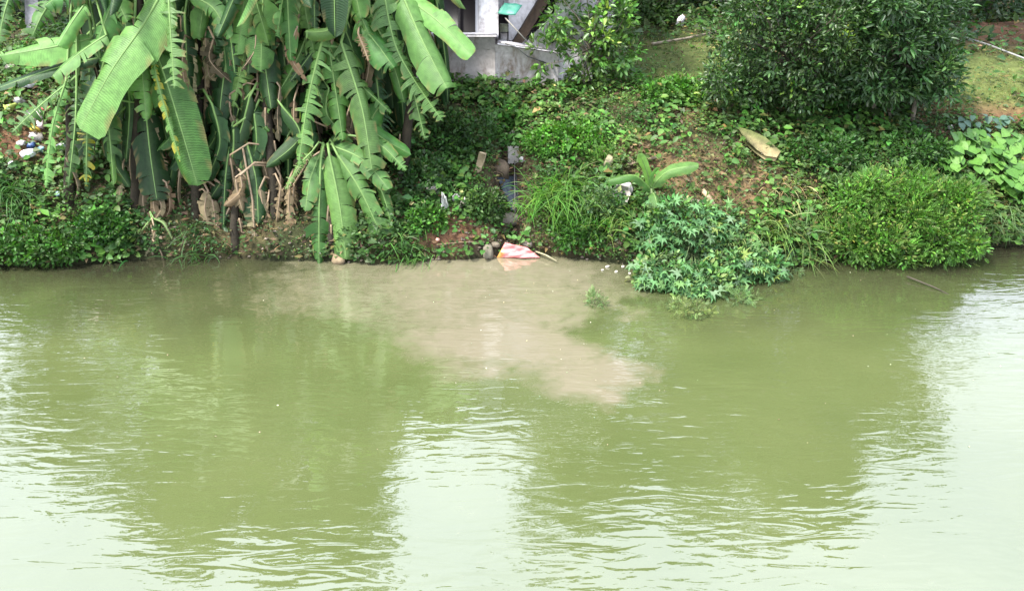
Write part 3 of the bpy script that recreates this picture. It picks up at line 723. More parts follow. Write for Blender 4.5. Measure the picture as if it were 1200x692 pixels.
def stem(parent, base, top, r0=.11, name='pseudostem', skirts=8):
    mb = MB(); n = 8; base = Vector(base); top = Vector(top)
    pts = [base.lerp(top, i / n) + Vector((random.gauss(0, .015), random.gauss(0, .015), 0)) for i in range(n + 1)]
    mb.tube([base - Vector((0, 0, .2))] + pts, [r0 * 1.15] + [r0 * (1.05 - .5 * i / n) for i in range(n + 1)], 10, (.024, .019, .011))
    st = link(name, mb.mesh(name, M_BARK, True), parent)
    for i in range(skirts):       # dry sheaths peel from the stem
        u = random.uniform(.15, .95); p = base.lerp(top, u); a = random.uniform(math.pi, 2 * math.pi)
        q = p + Vector((math.cos(a) * r0 * 1.3, math.sin(a) * r0 * 1.3, 0)); L = random.uniform(.5, 1.3)
        banana_leaf(parent, [q, q + Vector((math.cos(a) * .1 + random.gauss(0, .06), math.sin(a) * .1, -L * .5)), q + Vector((math.cos(a) * .08 + random.gauss(0, .12), math.sin(a) * .08 - .02, -L))], random.uniform(.03, .09), .9,
                    (.10 * (kk := random.uniform(.35, 1.3)), .078 * kk, .045 * kk), name='dry_leaf', strips=9)
CROWNS = {'A': (165, -45, 13.2, (160, 240)), 'B': (300, -50, 13.8, (322, 250)), 'C': (425, -30, 13.6, (415, 245)), 'D': (384, 172, 12.75, (390, 295)),
          'E': (278, 140, 13.1, (275, 285)), 'F': (95, -60, 13.8, (80, 235)), 'G': (500, -45, 14.0, (470, 215)), 'K': (178, 256, 12.45, (180, 290)), 'J': (235, -60, 14.3, (230, 250)), 'M': (365, -70, 14.6, (350, 240))}
BL = {'A': 'large banana plant with a broad smooth leaf hanging left of the shaded centre', 'B': 'banana plant with dark leaves deep in the shade at the middle of the clump',
      'C': 'banana plant with ragged light green leaves hanging over the lower sucker', 'D': 'low banana sucker whose leaf tips touch the water',
      'E': 'small dark banana plant in the shade beside the dead brown leaf', 'F': 'banana plant on the far left with leaves over the scattered litter',
      'G': 'banana plant next to the dark window of the house with arching pale leaves', 'K': 'tiny half dead banana sucker at the waterline', 'J': 'tall banana plant at the back of the clump with drooping dry leaves', 'M': 'tall banana plant rising behind the ragged leaves at the right of the clump'}
BAN = {}; STEMS = {}
for k, (x, y, Y, g_) in CROWNS.items():
    gb = G(*g_); 
    if gb.y > Y: gb = Vector((P(*g_, Y).x, Y - .1, H(P(*g_, Y).x, Y - .1)))
    BAN[k] = thing('banana_plant', BL[k], 'banana plant', gb, 'banana plants on the left bank')
    
    STEMS[k] = (gb.copy(), P(x, y, Y)); stem(BAN[k], gb, P(x, y, Y), .05 if k == 'K' else (.07 if k in 'DE' else .085), skirts=3 if k == 'K' else (7 if k in 'DE' else 6))
def HL(k, pts, wpx, torn, col=GREEN, Y=(0, 0), **kw):
    """leaf from picture points; Y = depth at its base and its tip"""
    c = CROWNS[k]; y0, y1 = Y; n = len(pts) - 1
    pp = [P(x, y, y0 + (y1 - y0) * i / n) for i, (x, y) in enumerate(pts)]
    torn = min(.97, torn + random.uniform(.05, .32)); wid = wpx / 930 * (pp[n // 2].y * 1.12) * .38
    cpt = P(c[0], c[1], c[2])
    if k in 'ABCJM' and (kw.get('name') == 'dry_leaf' or pts[0][1] > 90):      # older leaves leave the stem lower down
        s0, s1 = STEMS[k]; f = min(1, max(0, (pp[0].z + .1 - s0.z) / (s1.z - s0.z))); q = s0.lerp(s1, f)
        cpt = q if (q - pp[0]).length < .8 else pp[0].lerp(q, .5)
    return banana_leaf(BAN[k], pp, wid * 1.12, torn, col, cpt, **kw)
Y1, Y2 = (12.9, 12.2), (12.5, 12.0)
HL('A', [(197, -20), (168, 30), (130, 85), (94, 152)], 66, .08, LTG, Y1, tipw=.88)
HL('A', [(197, -25), (200, 30), (205, 104)], 40, .97, LTG, Y1)
HL('A', [(182, 60), (200, 110), (232, 218)], 50, .15, GREEN, (12.9, 12.3), tipw=.8, yellow=.0)
HL('A', [(178, 60), (186, 100), (212, 190)], 16, .9, LTG, (12.8, 12.25), yellow=.5)
HL('A', [(158, 30), (166, 80), (172, 142)], 38, .5, LTG, (13.0, 12.5), tipw=.6)
HL('A', [(104, 130), (102, 165), (101, 218)], 26, .85, (.09, .17, .04), (12.8, 12.3), yellow=.45)
HL('F', [(108, 45), (65, 55), (0, 66)], 40, .25, LTG, (13.2, 12.8), tipw=.35)
HL('F', [(100, 5), (88, 22), (68, 54)], 26, .1, LTG, (13.1, 12.7), tipw=.75)
HL('F', [(125, 42), (95, 62), (62, 90)], 30, .2, LTG, (12.9, 12.4), tipw=.8)
HL('F', [(118, 68), (60, 82), (-8, 106)], 26, .45, DKG, (13.1, 12.7))
HL('F', [(92, 88), (50, 122), (14, 156)], 36, .7, GREEN, (12.9, 12.4))
HL('F', [(78, 95), (62, 150), (54, 220)], 28, .8, LTG, (12.8, 12.3))
HL('F', [(90, 100), (88, 150), (80, 220)], 26, .85, GREEN, (12.8, 12.2))
HL('F', [(22, -30), (6, 15), (-4, 66)], 34, .8, GREEN, (13.3, 12.9))
HL('F', [(70, -12), (50, 18), (38, 44)], 40, .55, GREEN, (13.6, 13.3))
HL('A', [(118, 90), (128, 150), (134, 218)], 42, .6, GREEN, (12.9, 12.4), tipw=.8)
HL('A', [(170, 120), (176, 180), (184, 235)], 40, .12, DKG, (12.9, 12.4), tipw=.8)
HL('A', [(222, -5), (250, 10), (270, 45)], 26, .1, LTG, (13.1, 12.8))
HL('A', [(140, -25), (85, -12), (52, 8)], 44, .3, GREEN, (13.3, 12.9))
HL('A', [(150, -20), (130, 10), (112, 58)], 40, .45, GREEN, (13.2, 12.9))
HL('A', [(150, 95), (152, 130), (148, 190)], 34, .4, DKG, (13.0, 12.7))
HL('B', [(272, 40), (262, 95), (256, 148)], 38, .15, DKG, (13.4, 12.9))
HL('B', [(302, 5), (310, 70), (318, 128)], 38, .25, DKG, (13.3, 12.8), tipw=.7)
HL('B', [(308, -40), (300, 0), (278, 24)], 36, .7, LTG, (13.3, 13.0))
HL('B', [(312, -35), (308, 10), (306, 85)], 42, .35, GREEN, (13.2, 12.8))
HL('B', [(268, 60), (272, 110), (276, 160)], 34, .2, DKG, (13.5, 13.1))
HL('E', [(280, 160), (283, 200), (284, 250)], 32, .6, GREEN, (13.0, 12.5))
HL('E', [(290, 170), (300, 210), (303, 262)], 38, .1, DKG, (12.9, 12.4), tipw=.75)
HL('E', [(270, 165), (264, 210), (262, 270)], 30, .7, DKG, (12.9, 12.4))
HL('E', [(285, 130), (300, 138), (316, 154)], 16, .1, GREEN, (13.1, 12.9))
HL('E', [(270, 165), (255, 180), (242, 205)], 24, .3, DKG, (13.1, 12.8))
HL('C', [(380, 40), (362, 115), (350, 195)], 44, .72, LTG, (13.0, 12.3))
HL('C', [(384, 45), (394, 110), (402, 165)], 34, .6, GREEN, (13.1, 12.6))
HL('C', [(400, 50), (424, 125), (436, 200)], 46, .45, LTG, (13.0, 12.3), tipw=.7)
HL('C', [(405, 18), (385, 36), (358, 38)], 28, .2, LTG, (13.0, 12.7))
HL('C', [(418, 25), (440, 50), (462, 80)], 40, .1, GREEN, (13.2, 12.8), tipw=.6)
HL('C', [(395, 60), (415, 130), (418, 195)], 36, .6, DKG, (13.3, 12.7))
HL('C', [(440, 80), (446, 140), (448, 190)], 34, .7, DKG, (13.4, 12.9))
HL('G', [(448, -20), (466, 60), (518, 142)], 42, .75, LTG, (13.4, 12.6))
HL('G', [(472, -5), (495, 48), (524, 104)], 52, .12, LTG, (13.3, 12.6), tipw=.8)
HL('G', [(480, 0), (516, 28), (553, 66)], 28, .0, LTG, (13.4, 12.8), tipw=.75)
HL('G', [(470, 60), (485, 110), (498, 164)], 28, .75, GREEN, (13.3, 12.7))
HL('G', [(480, -40), (455, -8), (432, 30)], 40, .4, GREEN, (13.7, 13.3))
HL('D', [(392, 172), (426, 188), (456, 222)], 28, .3, LTG, (12.7, 12.25))
HL('D', [(420, 160), (448, 172), (476, 200)], 24, .5, LTG, (12.7, 12.4))
HL('D', [(376, 180), (364, 210), (358, 248)], 28, .3, LTG, (12.6, 12.2))
HL('D', [(376, 185), (374, 250), (374, 312)], 38, .6, GREEN, (12.5, 11.95))
HL('D', [(386, 182), (398, 240), (406, 304)], 44, .12, LTG, (12.5, 11.95), tipw=.8)
HL('D', [(396, 182), (422, 222), (448, 278)], 38, .3, LTG, (12.6, 12.1), tipw=.75)
HL('D', [(430, 195), (448, 225), (460, 268)], 18, .3, GREEN, (12.6, 12.2))
HL('D', [(366, 178), (350, 195), (335, 222)], 20, .6, LTG, (12.7, 12.4))
HL('K', [(178, 256), (184, 275), (186, 292)], 12, .2, GREEN, (12.4, 12.2))
HL('K', [(178, 256), (168, 268), (158, 285)], 10, .7, (.16, .16, .06), (12.4, 12.2))
HL('K', [(180, 256), (192, 262), (202, 280)], 8, .7, (.12, .16, .06), (12.4, 12.2))
# dead leaves hanging as skirts
for k, pts, wpx, Y in [('E', [(296, 235), (298, 270), (302, 306)], 22, (12.5, 12.2)), ('J', [(225, 20), (226, 80), (224, 140)], 14, (13.4, 13.1)), ('J', [(240, 30), (246, 90), (262, 60)], 12, (13.3, 13.1)),
                       ('A', [(212, 20), (216, 90), (212, 150)], 16, (13.3, 13)), ('J', [(238, 30), (241, 80), (240, 140)], 14, (13.5, 13.2)), ('A', [(190, 180), (196, 215), (200, 248)], 12, (12.8, 12.6)),
                       ('D', [(345, 215), (340, 255), (335, 300)], 20, (12.6, 12.3)), ('D', [(330, 225), (322, 265), (318, 302)], 16, (12.7, 12.4)), ('C', [(420, 40), (428, 60), (432, 72)], 16, (13, 12.8)),
                       ('A', [(145, 190), (142, 215), (138, 250)], 12, (12.8, 12.6)), ('D', [(412, 250), (420, 285), (424, 305)], 12, (12.4, 12.15)), ('B', [(320, 20), (328, 80), (330, 120)], 16, (13.6, 13.3)),
                       ('B', [(345, -5), (340, 50), (336, 95)], 18, (13.6, 13.2)), ('J', [(255, 10), (262, 40), (272, 90)], 12, (13.7, 13.4)), ('E', [(265, 240), (262, 270), (262, 296)], 14, (12.7, 12.4)),
                       ('K', [(182, 270), (178, 285), (170, 300)], 10, (12.3, 12.15)), ('C', [(350, 150), (348, 200), (352, 250)], 16, (13.2, 12.9))]:
    HL(k, pts, wpx, .95, tuple(q * (.5 + .15 * (len(pts) + wpx % 5)) for q in (.17, .128, .07)), Y, name='dry_leaf')
# leaves in the depth of the clump and above the picture
# dark back row added to keep sky light out of the clump
for i in range(52):
    x0 = 105 + i * 7.2 + random.gauss(0, 6); y0 = random.uniform(-60, 135); ln = random.uniform(90, 150); k = min('BJM', key=lambda q: abs(CROWNS[q][0] - x0)); yb = random.uniform(13.9, 14.6)
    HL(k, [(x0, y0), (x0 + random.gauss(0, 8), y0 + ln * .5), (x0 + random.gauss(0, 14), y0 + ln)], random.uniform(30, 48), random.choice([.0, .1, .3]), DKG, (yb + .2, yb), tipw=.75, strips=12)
for i in range(30):     # low leaves in front of the stems
    x0 = random.uniform(105, 350) if i % 4 else random.uniform(350, 455); y0 = random.uniform(95, 175); ln = random.uniform(60, 95); k = min('ABCJM', key=lambda q: abs(CROWNS[q][0] - x0)); yb = random.uniform(12.65, 12.95)
    HL(k, [(x0, y0), (x0 + random.gauss(0, 9), y0 + ln * .5), (x0 + random.gauss(0, 16), y0 + ln)], random.uniform(20, 34), random.choice([.1, .3, .55]), random.choice([DKG, DKG, GREEN]), (yb + .2, yb), tipw=random.uniform(.5, .75), strips=16)
for i in range(24):     # collapsed brown leaves near the water
    x0 = random.uniform(165, 350); y0 = random.uniform(205, 245); ln = random.uniform(35, 62); k = min('ABCJM', key=lambda q: abs(CROWNS[q][0] - x0)); yb = random.uniform(12.4, 12.7); t_ = random.uniform(.4, 1.5)
    HL(k, [(x0, y0), (x0 + random.gauss(0, 4), y0 + ln * .5), (x0 + random.gauss(0, 9), y0 + ln)], random.uniform(13, 26), random.uniform(.4, .8), (.13 * t_, .098 * t_, .055 * t_), (yb + .1, yb), name='dry_leaf', strips=12)
# darker leaves hanging at mid depth between the front ones
for i in range(46):
    x0 = random.uniform(110, 435); y0 = random.uniform(-40, 130) - (40 if x0 > 440 else 0); ln = random.uniform(70, 130); dx = random.gauss(0, 22)
    k = min('ABCJM', key=lambda q: abs(CROWNS[q][0] - x0) + random.uniform(0, 60)); yb = random.uniform(12.9, 13.7)
    if x0 > 455: dx = -10
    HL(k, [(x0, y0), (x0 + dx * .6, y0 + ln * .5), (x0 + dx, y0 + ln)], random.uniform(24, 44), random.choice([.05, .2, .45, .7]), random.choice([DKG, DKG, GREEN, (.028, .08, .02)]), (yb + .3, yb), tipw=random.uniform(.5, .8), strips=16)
for i in range(26):
    x0 = random.choice([random.uniform(100, 300), random.uniform(330, 430)]); y0 = random.uniform(-60, 60); ln = random.uniform(70, 120); dx = random.gauss(0, 34)
    k = min('ABCJM', key=lambda q: abs(CROWNS[q][0] - x0) + random.uniform(0, 60)); yb = random.uniform(12.7, 13.2)
    HL(k, [(x0, y0), (x0 + dx * .35, y0 + ln * .42), (x0 + dx, y0 + ln)], random.uniform(22, 36), random.uniform(.35, .8), random.choice([GREEN, LTG, DKG]), (yb + .3, yb), tipw=random.uniform(.5, .7), strips=24)
for i in range(34):      # brown dead leaves hanging in the clump
    x0 = random.uniform(130, 445); y0 = random.uniform(-10, 210); ln = random.uniform(40, 95); k = min('ABCJM', key=lambda q: abs(CROWNS[q][0] - x0)); yb = random.uniform(12.7, 13.7)
    if y0 > 150: yb = random.uniform(12.6, 12.9)
    t_ = random.uniform(.4, 1.2)
    HL(k, [(x0, y0), (x0 + random.gauss(0, 5), y0 + ln * .5), (x0 + random.gauss(0, 9), y0 + ln)], random.uniform(9, 22), random.uniform(.6, .95), (.12 * t_, .088 * t_, .048 * t_), (yb + .1, yb), name='dry_leaf', strips=12)
for k in 'ABCFGJM':
    x, y, Y, g_ = CROWNS[k]; c = P(x, y, Y)
    for i in range(20 if k not in 'FG' else (9 if k == 'F' else 0)):
        a = random.uniform(0, 2 * math.pi); el = random.uniform(.2, 1.2); L = random.uniform(1.1, 1.9)
        if k in 'GF' : L *= .75
        h = Vector((math.cos(a), abs(math.sin(a)) * .9 + .1, 0)) if i % 3 else Vector((math.cos(a), math.sin(a), 0))
        b0 = c + h * .3 + Vector((0, 0, .25)); m1 = b0 + h * L * .45 + Vector((0, 0, L * .35 * el)); t1 = b0 + h * L * (1.05 if el > .6 else .7) + Vector((0, 0, -L * (.35 + .5 * (1.2 - el))))
        banana_leaf(BAN[k], [b0, m1, t1], random.uniform(.2, .28), random.choice([.1, .4, .6]), random.choice([GREEN, DKG, DKG, LTG]), c, facing=(-h.x * .4, -h.y * .4 - .1, .9), strips=16)
    for i in range(15 if k not in 'FG' else 3):       # old leaves hanging down inside the clump
        a = random.uniform(0, math.pi); h = Vector((math.cos(a) * .6, math.sin(a) * .5, 0)); L = random.uniform(1.0, 1.9)
        b0 = c + h * .5 - Vector((0, 0, random.uniform(0, .9)))
        banana_leaf(BAN[k], [b0, b0 + h * .3 - Vector((0, 0, L * .5)), b0 + h * .35 - Vector((0, 0, L))], random.uniform(.13, .2), random.choice([.2, .5, .8]), random.choice([DKG, DKG, GREEN]), c, strips=16)
for lf in []: pass

# young banana plant on the open slope
gb = G(764, 243); yb = thing('young_banana_plant', 'young banana plant with one broad leaf on the bare slope above the lobed leaf shrub', 'banana plant', gb)
yY = gb.y - .05
c = P(763, 220, yY); mb = MB(); mb.tube([gb - Vector((0, 0, .1)), P(764, 232, yY), c], [.045, .035, .022], 8, (.16, .22, .08)); link('pseudostem', mb.mesh('pseudostem', M_MID, True), yb)
for pts, wpx, col, fac in [([(763, 220), (757, 198), (749, 180)], 13, (.19, .30, .07), (0, -.9, .4)), ([(765, 218), (785, 200), (819, 194)], 20, LTG, (0, -.5, .9)),
                      ([(762, 222), (742, 206), (712, 212)], 20, GREEN, (0, -.5, .9)), ([(765, 226), (768, 232), (770, 243)], 18, LTG, (0, -.9, .4)), ([(762, 218), (765, 205), (772, 196)], 8, LTG, (.3, -.9, .4))]:
    pp = [P(x, y, yY - .12 * i) for i, (x, y) in enumerate(pts)]
    banana_leaf(yb, pp, wpx / 930 * yY * 1.1 * .44, .02, col, c, facing=fac, tipw=.55)

# ------------------------------------------------------------------ house
HY = 15.6
house = thing('house', 'weathered white concrete house with a dark window and stepped plinth behind the banana leaves', 'house', (P(575, 85, HY).x, HY, H(P(575, 85, HY).x, HY)))
def wall(name, pts, Y, dep, mat=M_PLASTER, label=None):
    mb = MB(); pp = [P(x, y, Y) for x, y in pts]; mb.prism(pp, (0, dep, 0)); o = link(name, mb.mesh(name, mat), house)
    if label: o['label'] = label
    return o
wall('pillar', [(561, -60), (584, -60), (584, 44), (561, 44)], HY + .02, .30)
wall('wall', [(380, -60), (478, -60), (478, 44), (380, 44)], HY + .02, .22)
wall('wall', [(478, -140), (584, -140), (584, -60), (478, -60)], HY + .03, .22)
fr = wall('window_frame', [(557, -60), (561, -60), (561, 42), (557, 42)], HY + .03, .12)
fm, ft, fb, _ = newmat('window_frame_paint'); fb.inputs['Base Color'].default_value = (.22, .22, .24, 1); fb.inputs['Roughness'].default_value = .6
fr.data.materials[0] = fm
f2 = wall('window_frame', [(478, -60), (483, -60), (483, 42), (478, 42)], HY + .03, .12); f2.data.materials[0] = fm
f3 = wall('window_frame', [(483, 39), (557, 39), (557, 43), (483, 43)], HY + .035, .12); f3.data.materials[0] = fm
gm, gt, gb_, _ = newmat('dark_opening'); gb_.inputs['Base Color'].default_value = (.018, .015, .016, 1); gb_.inputs['Roughness'].default_value = .35
sh_ = wall('window', [(483, -60), (557, -60), (557, 39), (483, 39)], HY + .10, .03); sh_.data.materials[0] = gm
mb = MB()
for x in (500, 518, 537): mb.prism([P(x, -60, HY + .07), P(x + 2.5, -60, HY + .07), P(x + 2.5, 39, HY + .07), P(x, 39, HY + .07)], (0, .025, 0), (.03, .027, .028))
link('window_bars', mb.mesh('window_bars', M_WOOD), house)
# plinth with a step, its top a ledge
z0 = P(545, 100, HY).z - .6
def plinth(name, xs, ytop, dep, Y):
    mb = MB(); a, b = P(xs[0], ytop[0], Y), P(xs[1], ytop[1], Y)
    mb.prism([Vector((a.x, Y, z0)), Vector((b.x, Y, z0)), b, a], (0, dep, 0)); return link(name, mb.mesh(name, M_PLINTH), house)
wall('roof', [(370, -146), (745, -146), (745, -138), (370, -138)], HY - .5, 4.5, M_STONE)
wall('wall', [(380, -139), (478, -139), (478, -60.5), (380, -60.5)], HY + .03, .22)
plinth('plinth', (380, 580), (43, 43), 2.5, HY - .16)
plinth('plinth', (580.3, 655), (52, 63), 2.4, HY - .13)
mb = MB(); a, b = P(380, 43, HY - .2), P(582, 43, HY - .2); mb.prism([a, b, b + Vector((0, 0, .035)), a + Vector((0, 0, .035))], (0, .26, 0), (.5, .48, .5)); link('ledge', mb.mesh('ledge', M_STONE), house)
mb = MB(); a, b = P(583, 52, HY - .17), P(655, 62, HY - .17); mb.prism([a, b, b + Vector((0, 0, .03)), a + Vector((0, 0, .03))], (0, .3, 0), (.5, .48, .5)); link('ledge', mb.mesh('ledge', M_STONE), house)
# recess, back wall and the stair flank with its dark hollow
wall('back_wall', [(584, -140), (720, -140), (720, 60), (584, 60)], HY + 1.3, .2)
wall('side_wall', [(596, -20), (634, -60), (656, -60), (637, 12), (612, 51), (596, 51)], HY + .55, .12)
wall('stair_soffit', [(637, -10), (668, -40), (640, 18), (618, 51), (600, 51)], HY + .30, .5, label='dark brown hollow under the stair').data.materials[0] = plaster('dark_brown_plaster', (.075, .05, .032), (.02, .014, .01))  # mottled dark brown on the stair underside
wall('stair_flank', [(612, 54), (650, 14), (652, -8), (672, -8), (680, 14), (694, 14), (694, 95), (640, 95), (628, 80)], HY - .02, .28)
wall('wall', [(584, 17), (596, 17), (596, 51), (584, 51)], HY + .6, .1).data.materials[0] = gm  # near-black panel stands in for the shade inside the narrow recess
bm_ = MB(); p = P(590, 46, HY + .25)
bm_.box(p + Vector((0, 0, .0)), (.13, .12, .24), .2, (.25, .24, .24)); bm_.box(p + Vector((.01, 0, .21)), (.15, .1, .14), -.3, (.16, .17, .12))
tag(link('rubble', bm_.mesh('rubble', M_STONE), None, p), 'grey rubble blocks stacked in the narrow recess beside the pillar', 'rubble')
mb = MB(); mb.tube([P(592, 21, HY - .1), P(618, 49, HY - .2)], .013, 6, (.32, .30, .26)); tag(link('bamboo_pole', mb.mesh('bamboo_pole', M_WOOD), None, P(618, 49, HY - .2)), 'thin pale pole leaning from the green sheet onto the ledge', 'pole')
mb = MB(); mb.tube([P(590, -40, HY - .1), P(590, 6, HY - .1)], .005, 5, (.1, .1, .1)); tag(link('wire', mb.mesh('wire', M_BARK), None, P(590, 6, HY - .1)), 'thin dark wire holding the green sheet from above', 'wire')
mb = MB(); mb.tube([P(592, 51, HY - .2), P(606, 56, HY - .22), P(618, 66, HY - .23), P(640, 74, HY - .2)], .01, 6, (.05, .05, .05)); tag(link('hose', mb.mesh('hose', M_LITTER), None, P(592, 51, HY - .2)), 'black hose hanging over the lower ledge', 'hose')
def sheet(corners, n=8, amp=.02, th=.006, seed=0, col=(1, 1, 1)):
    a, b, c, d = [Vector(q) for q in corners]; mb = MB(); r_ = random.Random(seed)
    nr = (b - a).cross(d - a).normalized(); V = []
    ph = [r_.uniform(0, 6) for _ in range(6)]
    for j in range(n + 1):
        for i in range(n + 1):
            u, v = i / n, j / n; p = (a.lerp(b, u)).lerp(d.lerp(c, u), v)
            h = amp * (math.sin(u * 7 + ph[0] + 2 * v) + .6 * math.sin(v * 9 + ph[1] + 3 * u) + .5 * math.sin((u - v) * 15 + ph[2])) + r_.gauss(0, amp * .25)
            V.append(p + nr * h)
    m_ = (n + 1) ** 2; W = [p - nr * th for p in V]; k = n + 1
    Q = [(j * k + i, j * k + i + 1, (j + 1) * k + i + 1, (j + 1) * k + i) for j in range(n) for i in range(n)]; Q2 = [(m_ + q[3], m_ + q[2], m_ + q[1], m_ + q[0]) for q in Q]
    rim = [i for i in range(n)] + [j * k + n for j in range(n)] + [n * k + n - i for i in range(n)] + [(n - j) * k for j in range(n)]
    E = [(rim[i], m_ + rim[i], m_ + rim[(i + 1) % len(rim)], rim[(i + 1) % len(rim)]) for i in range(len(rim))]
    mb.add(V + W, Q + Q2 + E, (), col); return mb
Y = HY - .12
tag(link('green_sheet', sheet([P(583, 16, Y), P(604, 18, Y - .05), P(612, 6, Y + .12), P(591, 3, Y + .15)], 6, .01, .01, 3, (.06, .27, .19)).mesh('green_sheet', M_LITTER), None, P(590, 10, Y)), 'small teal green sheet hung beside the white pillar', 'sheet')

# ------------------------------------------------------------------ stones, planks, litter
def lump(c, size, seed=0, col=(.3, .28, .25), rough=.32, flat=.0, mat=M_STONE, name='stone', n=12, rot=0, facets=2.2, edge=2.2):
    """an irregular closed body: displaced sphere pushed towards a block by edge"""
    c = Vector(c); V = []; r_ = np.random.default_rng(seed); o = r_.uniform(0, 50, 3); mb = MB(); m_ = n // 2
    for j in range(m_ + 1):
        th = math.pi * j / m_
        for i in range(n):
            ph = 2 * math.pi * i / n; d = np.array([math.sin(th) * math.cos(ph), math.sin(th) * math.sin(ph), math.cos(th)])
            k = (np.abs(d) ** (2 + 3 * edge)).sum() ** (-1 / (2 + 3 * edge))
            f = k * (1 + rough * 2 * float(fbm(d[0] * facets + o[0] + d[2] * 1.7, d[1] * facets + o[1] - d[2] * 2.1, seed, 3)))
            V.append(d * f * np.array(size) / 2)
    Q = [(j * n + i, (j + 1) * n + i, (j + 1) * n + (i + 1) % n, j * n + (i + 1) % n) for j in range(m_) for i in range(n)]
    V = np.array(V); R_ = np.array(Matrix.Rotation(rot, 3, 'Z') @ Matrix.Rotation(r_.normal(0, .25), 3, 'Y') @ Matrix.Rotation(r_.normal(0, .25), 3, 'X'))
    mb.add(V @ R_.T + np.array(c), Q, (), col); return mb.mesh(name, mat, False)
def place(name, label, cat, px, py, size, seed, col, group=None, lift=.12, Y=None, **k):
    c = G(px, py) if Y is None else P(px, py, Y)
    c = c + Vector((0, -size[1] * .25, size[2] * lift))
    return tag(link(name, lump(c, size, seed, col, name=name, **k), None, c), label, cat, group)
place('stone', 'square grey block of stone jutting at the foot of the drain gully', 'stone', 597, 257, (.34, .26, .22), 3, (.21, .19, .15), rot=.3)
place('stone', 'small pale stone wedged above the square grey block', 'stone', 604, 243, (.16, .14, .16), 4, (.24, .21, .17))
place('stone', 'brown weathered boulder at the head of the drain gully', 'stone', 588, 200, (.26, .3, .34), 5, (.10, .075, .05))
place('stone', 'dark mossy stone below the square grey block', 'stone', 593, 273, (.13, .14, .16), 6, (.12, .115, .075))
place('stone', 'upright dark stone at the water left of the pink sheet', 'stone', 572, 296, (.16, .14, .26), 8, (.14, .125, .09))
place('stone', 'beige stone standing on the slope left of the white box', 'stone', 712, 194, (.14, .14, .32), 9, (.33, .29, .18))
place('stone', 'broken brown rubble stone left of the pink sheet', 'stone', 581, 286, (.14, .12, .09), 10, (.15, .125, .09))
place('stone', 'pale dirty stone right above the pink sheet', 'stone', 618, 286, (.16, .12, .1), 11, (.2, .16, .13))
place('stone', 'brown stone half in the water under the banana leaves', 'stone', 398, 303, (.2, .2, .12), 12, (.2, .15, .09))
mb = MB()
gu = [P(583, 208, G(583, 208).y - .02), P(602, 206, G(602, 206).y - .02)]; y2 = G(602, 248).y - .08
lo_ = [P(599, 246, y2), P(606, 246, y2)]
mb.prism([gu[0], gu[1], lo_[1], lo_[0]], (0, .03, -.03), (.05, .062, .08)); mb.prism([gu[1], gu[1] + Vector((.03, -.05, .08)), lo_[1] + Vector((.02, -.05, .05)), lo_[1]], (.015, .01, 0), (.07, .075, .08))
tag(link('drain_chute', mb.mesh('drain_chute', M_STONE), None, lo_[0]), 'dark bluish drain chute narrowing down the gully below the brown boulder', 'drain')
mb = MB(); mb.tube([P(603, 188, G(603, 190).y - .12), P(603.5, 250, G(603, 250).y - .2)], .009, 5, (.14, .13, .12)); tag(link('thin_pipe', mb.mesh('thin_pipe', M_LITTER), None, P(603, 250, 12.3)), 'thin grey pipe running straight down the drain gully', 'pipe')
# corrugated scrap: ridged sheet
mb = MB(); gy_ = G(600, 190).y - .1; V = []
for i in range(13):
    for j, yy in enumerate((171, 191)):
        V.append(P(595 + i * 1.1, yy + (i % 3) * .6, gy_ - (.035 if i % 2 else 0)))
V2 = [v + Vector((0, .012, 0)) for v in V]
mb.add(V + V2, [(2 * i, 2 * i + 1, 2 * i + 3, 2 * i + 2) for i in range(12)] + [(26 + 2 * i, 26 + 2 * i + 2, 26 + 2 * i + 3, 26 + 2 * i + 1) for i in range(12)] + [(1, 0, 26, 27), (24, 25, 51, 50)], (), (.36, .34, .31))
tag(link('corrugated_scrap', mb.mesh('corrugated_scrap', M_LITTER), None, P(600, 190, gy_)), 'torn white corrugated sheet sticking up at the head of the drain gully', 'scrap')
place('stone', 'flat pale scrap stone behind the torn corrugated sheet', 'stone', 600, 155, (.2, .14, .07), 14, (.26, .25, .2))
def post(name, label, cat, px, y0, y1, w_, col, lean=0, mat=M_WOOD):
    g_ = G(px, y1); top = P(px + lean, y0, g_.y - .05); mb = MB(); v = top - g_
    mb.prism([g_ + Vector((-w_ / 2, 0, -.1)), g_ + Vector((w_ / 2, 0, -.1)), top + Vector((w_ / 2, 0, 0)), top + Vector((-w_ / 2, 0, .03))], (.02, w_ * .7, 0), col)
    return tag(link(name, mb.mesh(name, mat), None, g_), label, cat)
post('timber_post', 'short broken pale timber post leaning on the dark slope', 'post', 558, 181, 201, .11, (.34, .27, .17), 7)
post('concrete_post', 'grey concrete post standing behind the banana leaves at top left', 'post', 36, -30, 40, .26, (.30, .29, .30), 0, M_STONE)
mb = MB(); gy_ = G(890, 190).y
q = [P(862, 152, gy_ + .42), P(876, 155, gy_ + .42), P(896, 164, gy_ + .2), P(914, 181, gy_ - .06), P(909, 188, gy_ - .12), P(896, 186, gy_ - .1), P(886, 179, gy_ + .02), P(872, 166, gy_ + .25)]
q = [v + Vector((0, -.02, .06)) for v in q]
mb.prism(q, (0, .03, -.075), np.array([(.12, .13, .04), (.13, .14, .045), (.10, .12, .035), (.13, .12, .055), (.26, .20, .11), (.30, .24, .13), (.15, .14, .06), (.12, .125, .04)] * 2))
tag(link('mossy_plank', mb.mesh('mossy_plank', M_WOOD), None, P(890, 185, gy_)), 'mossy green broken plank lying slanted on the bare slope', 'plank')
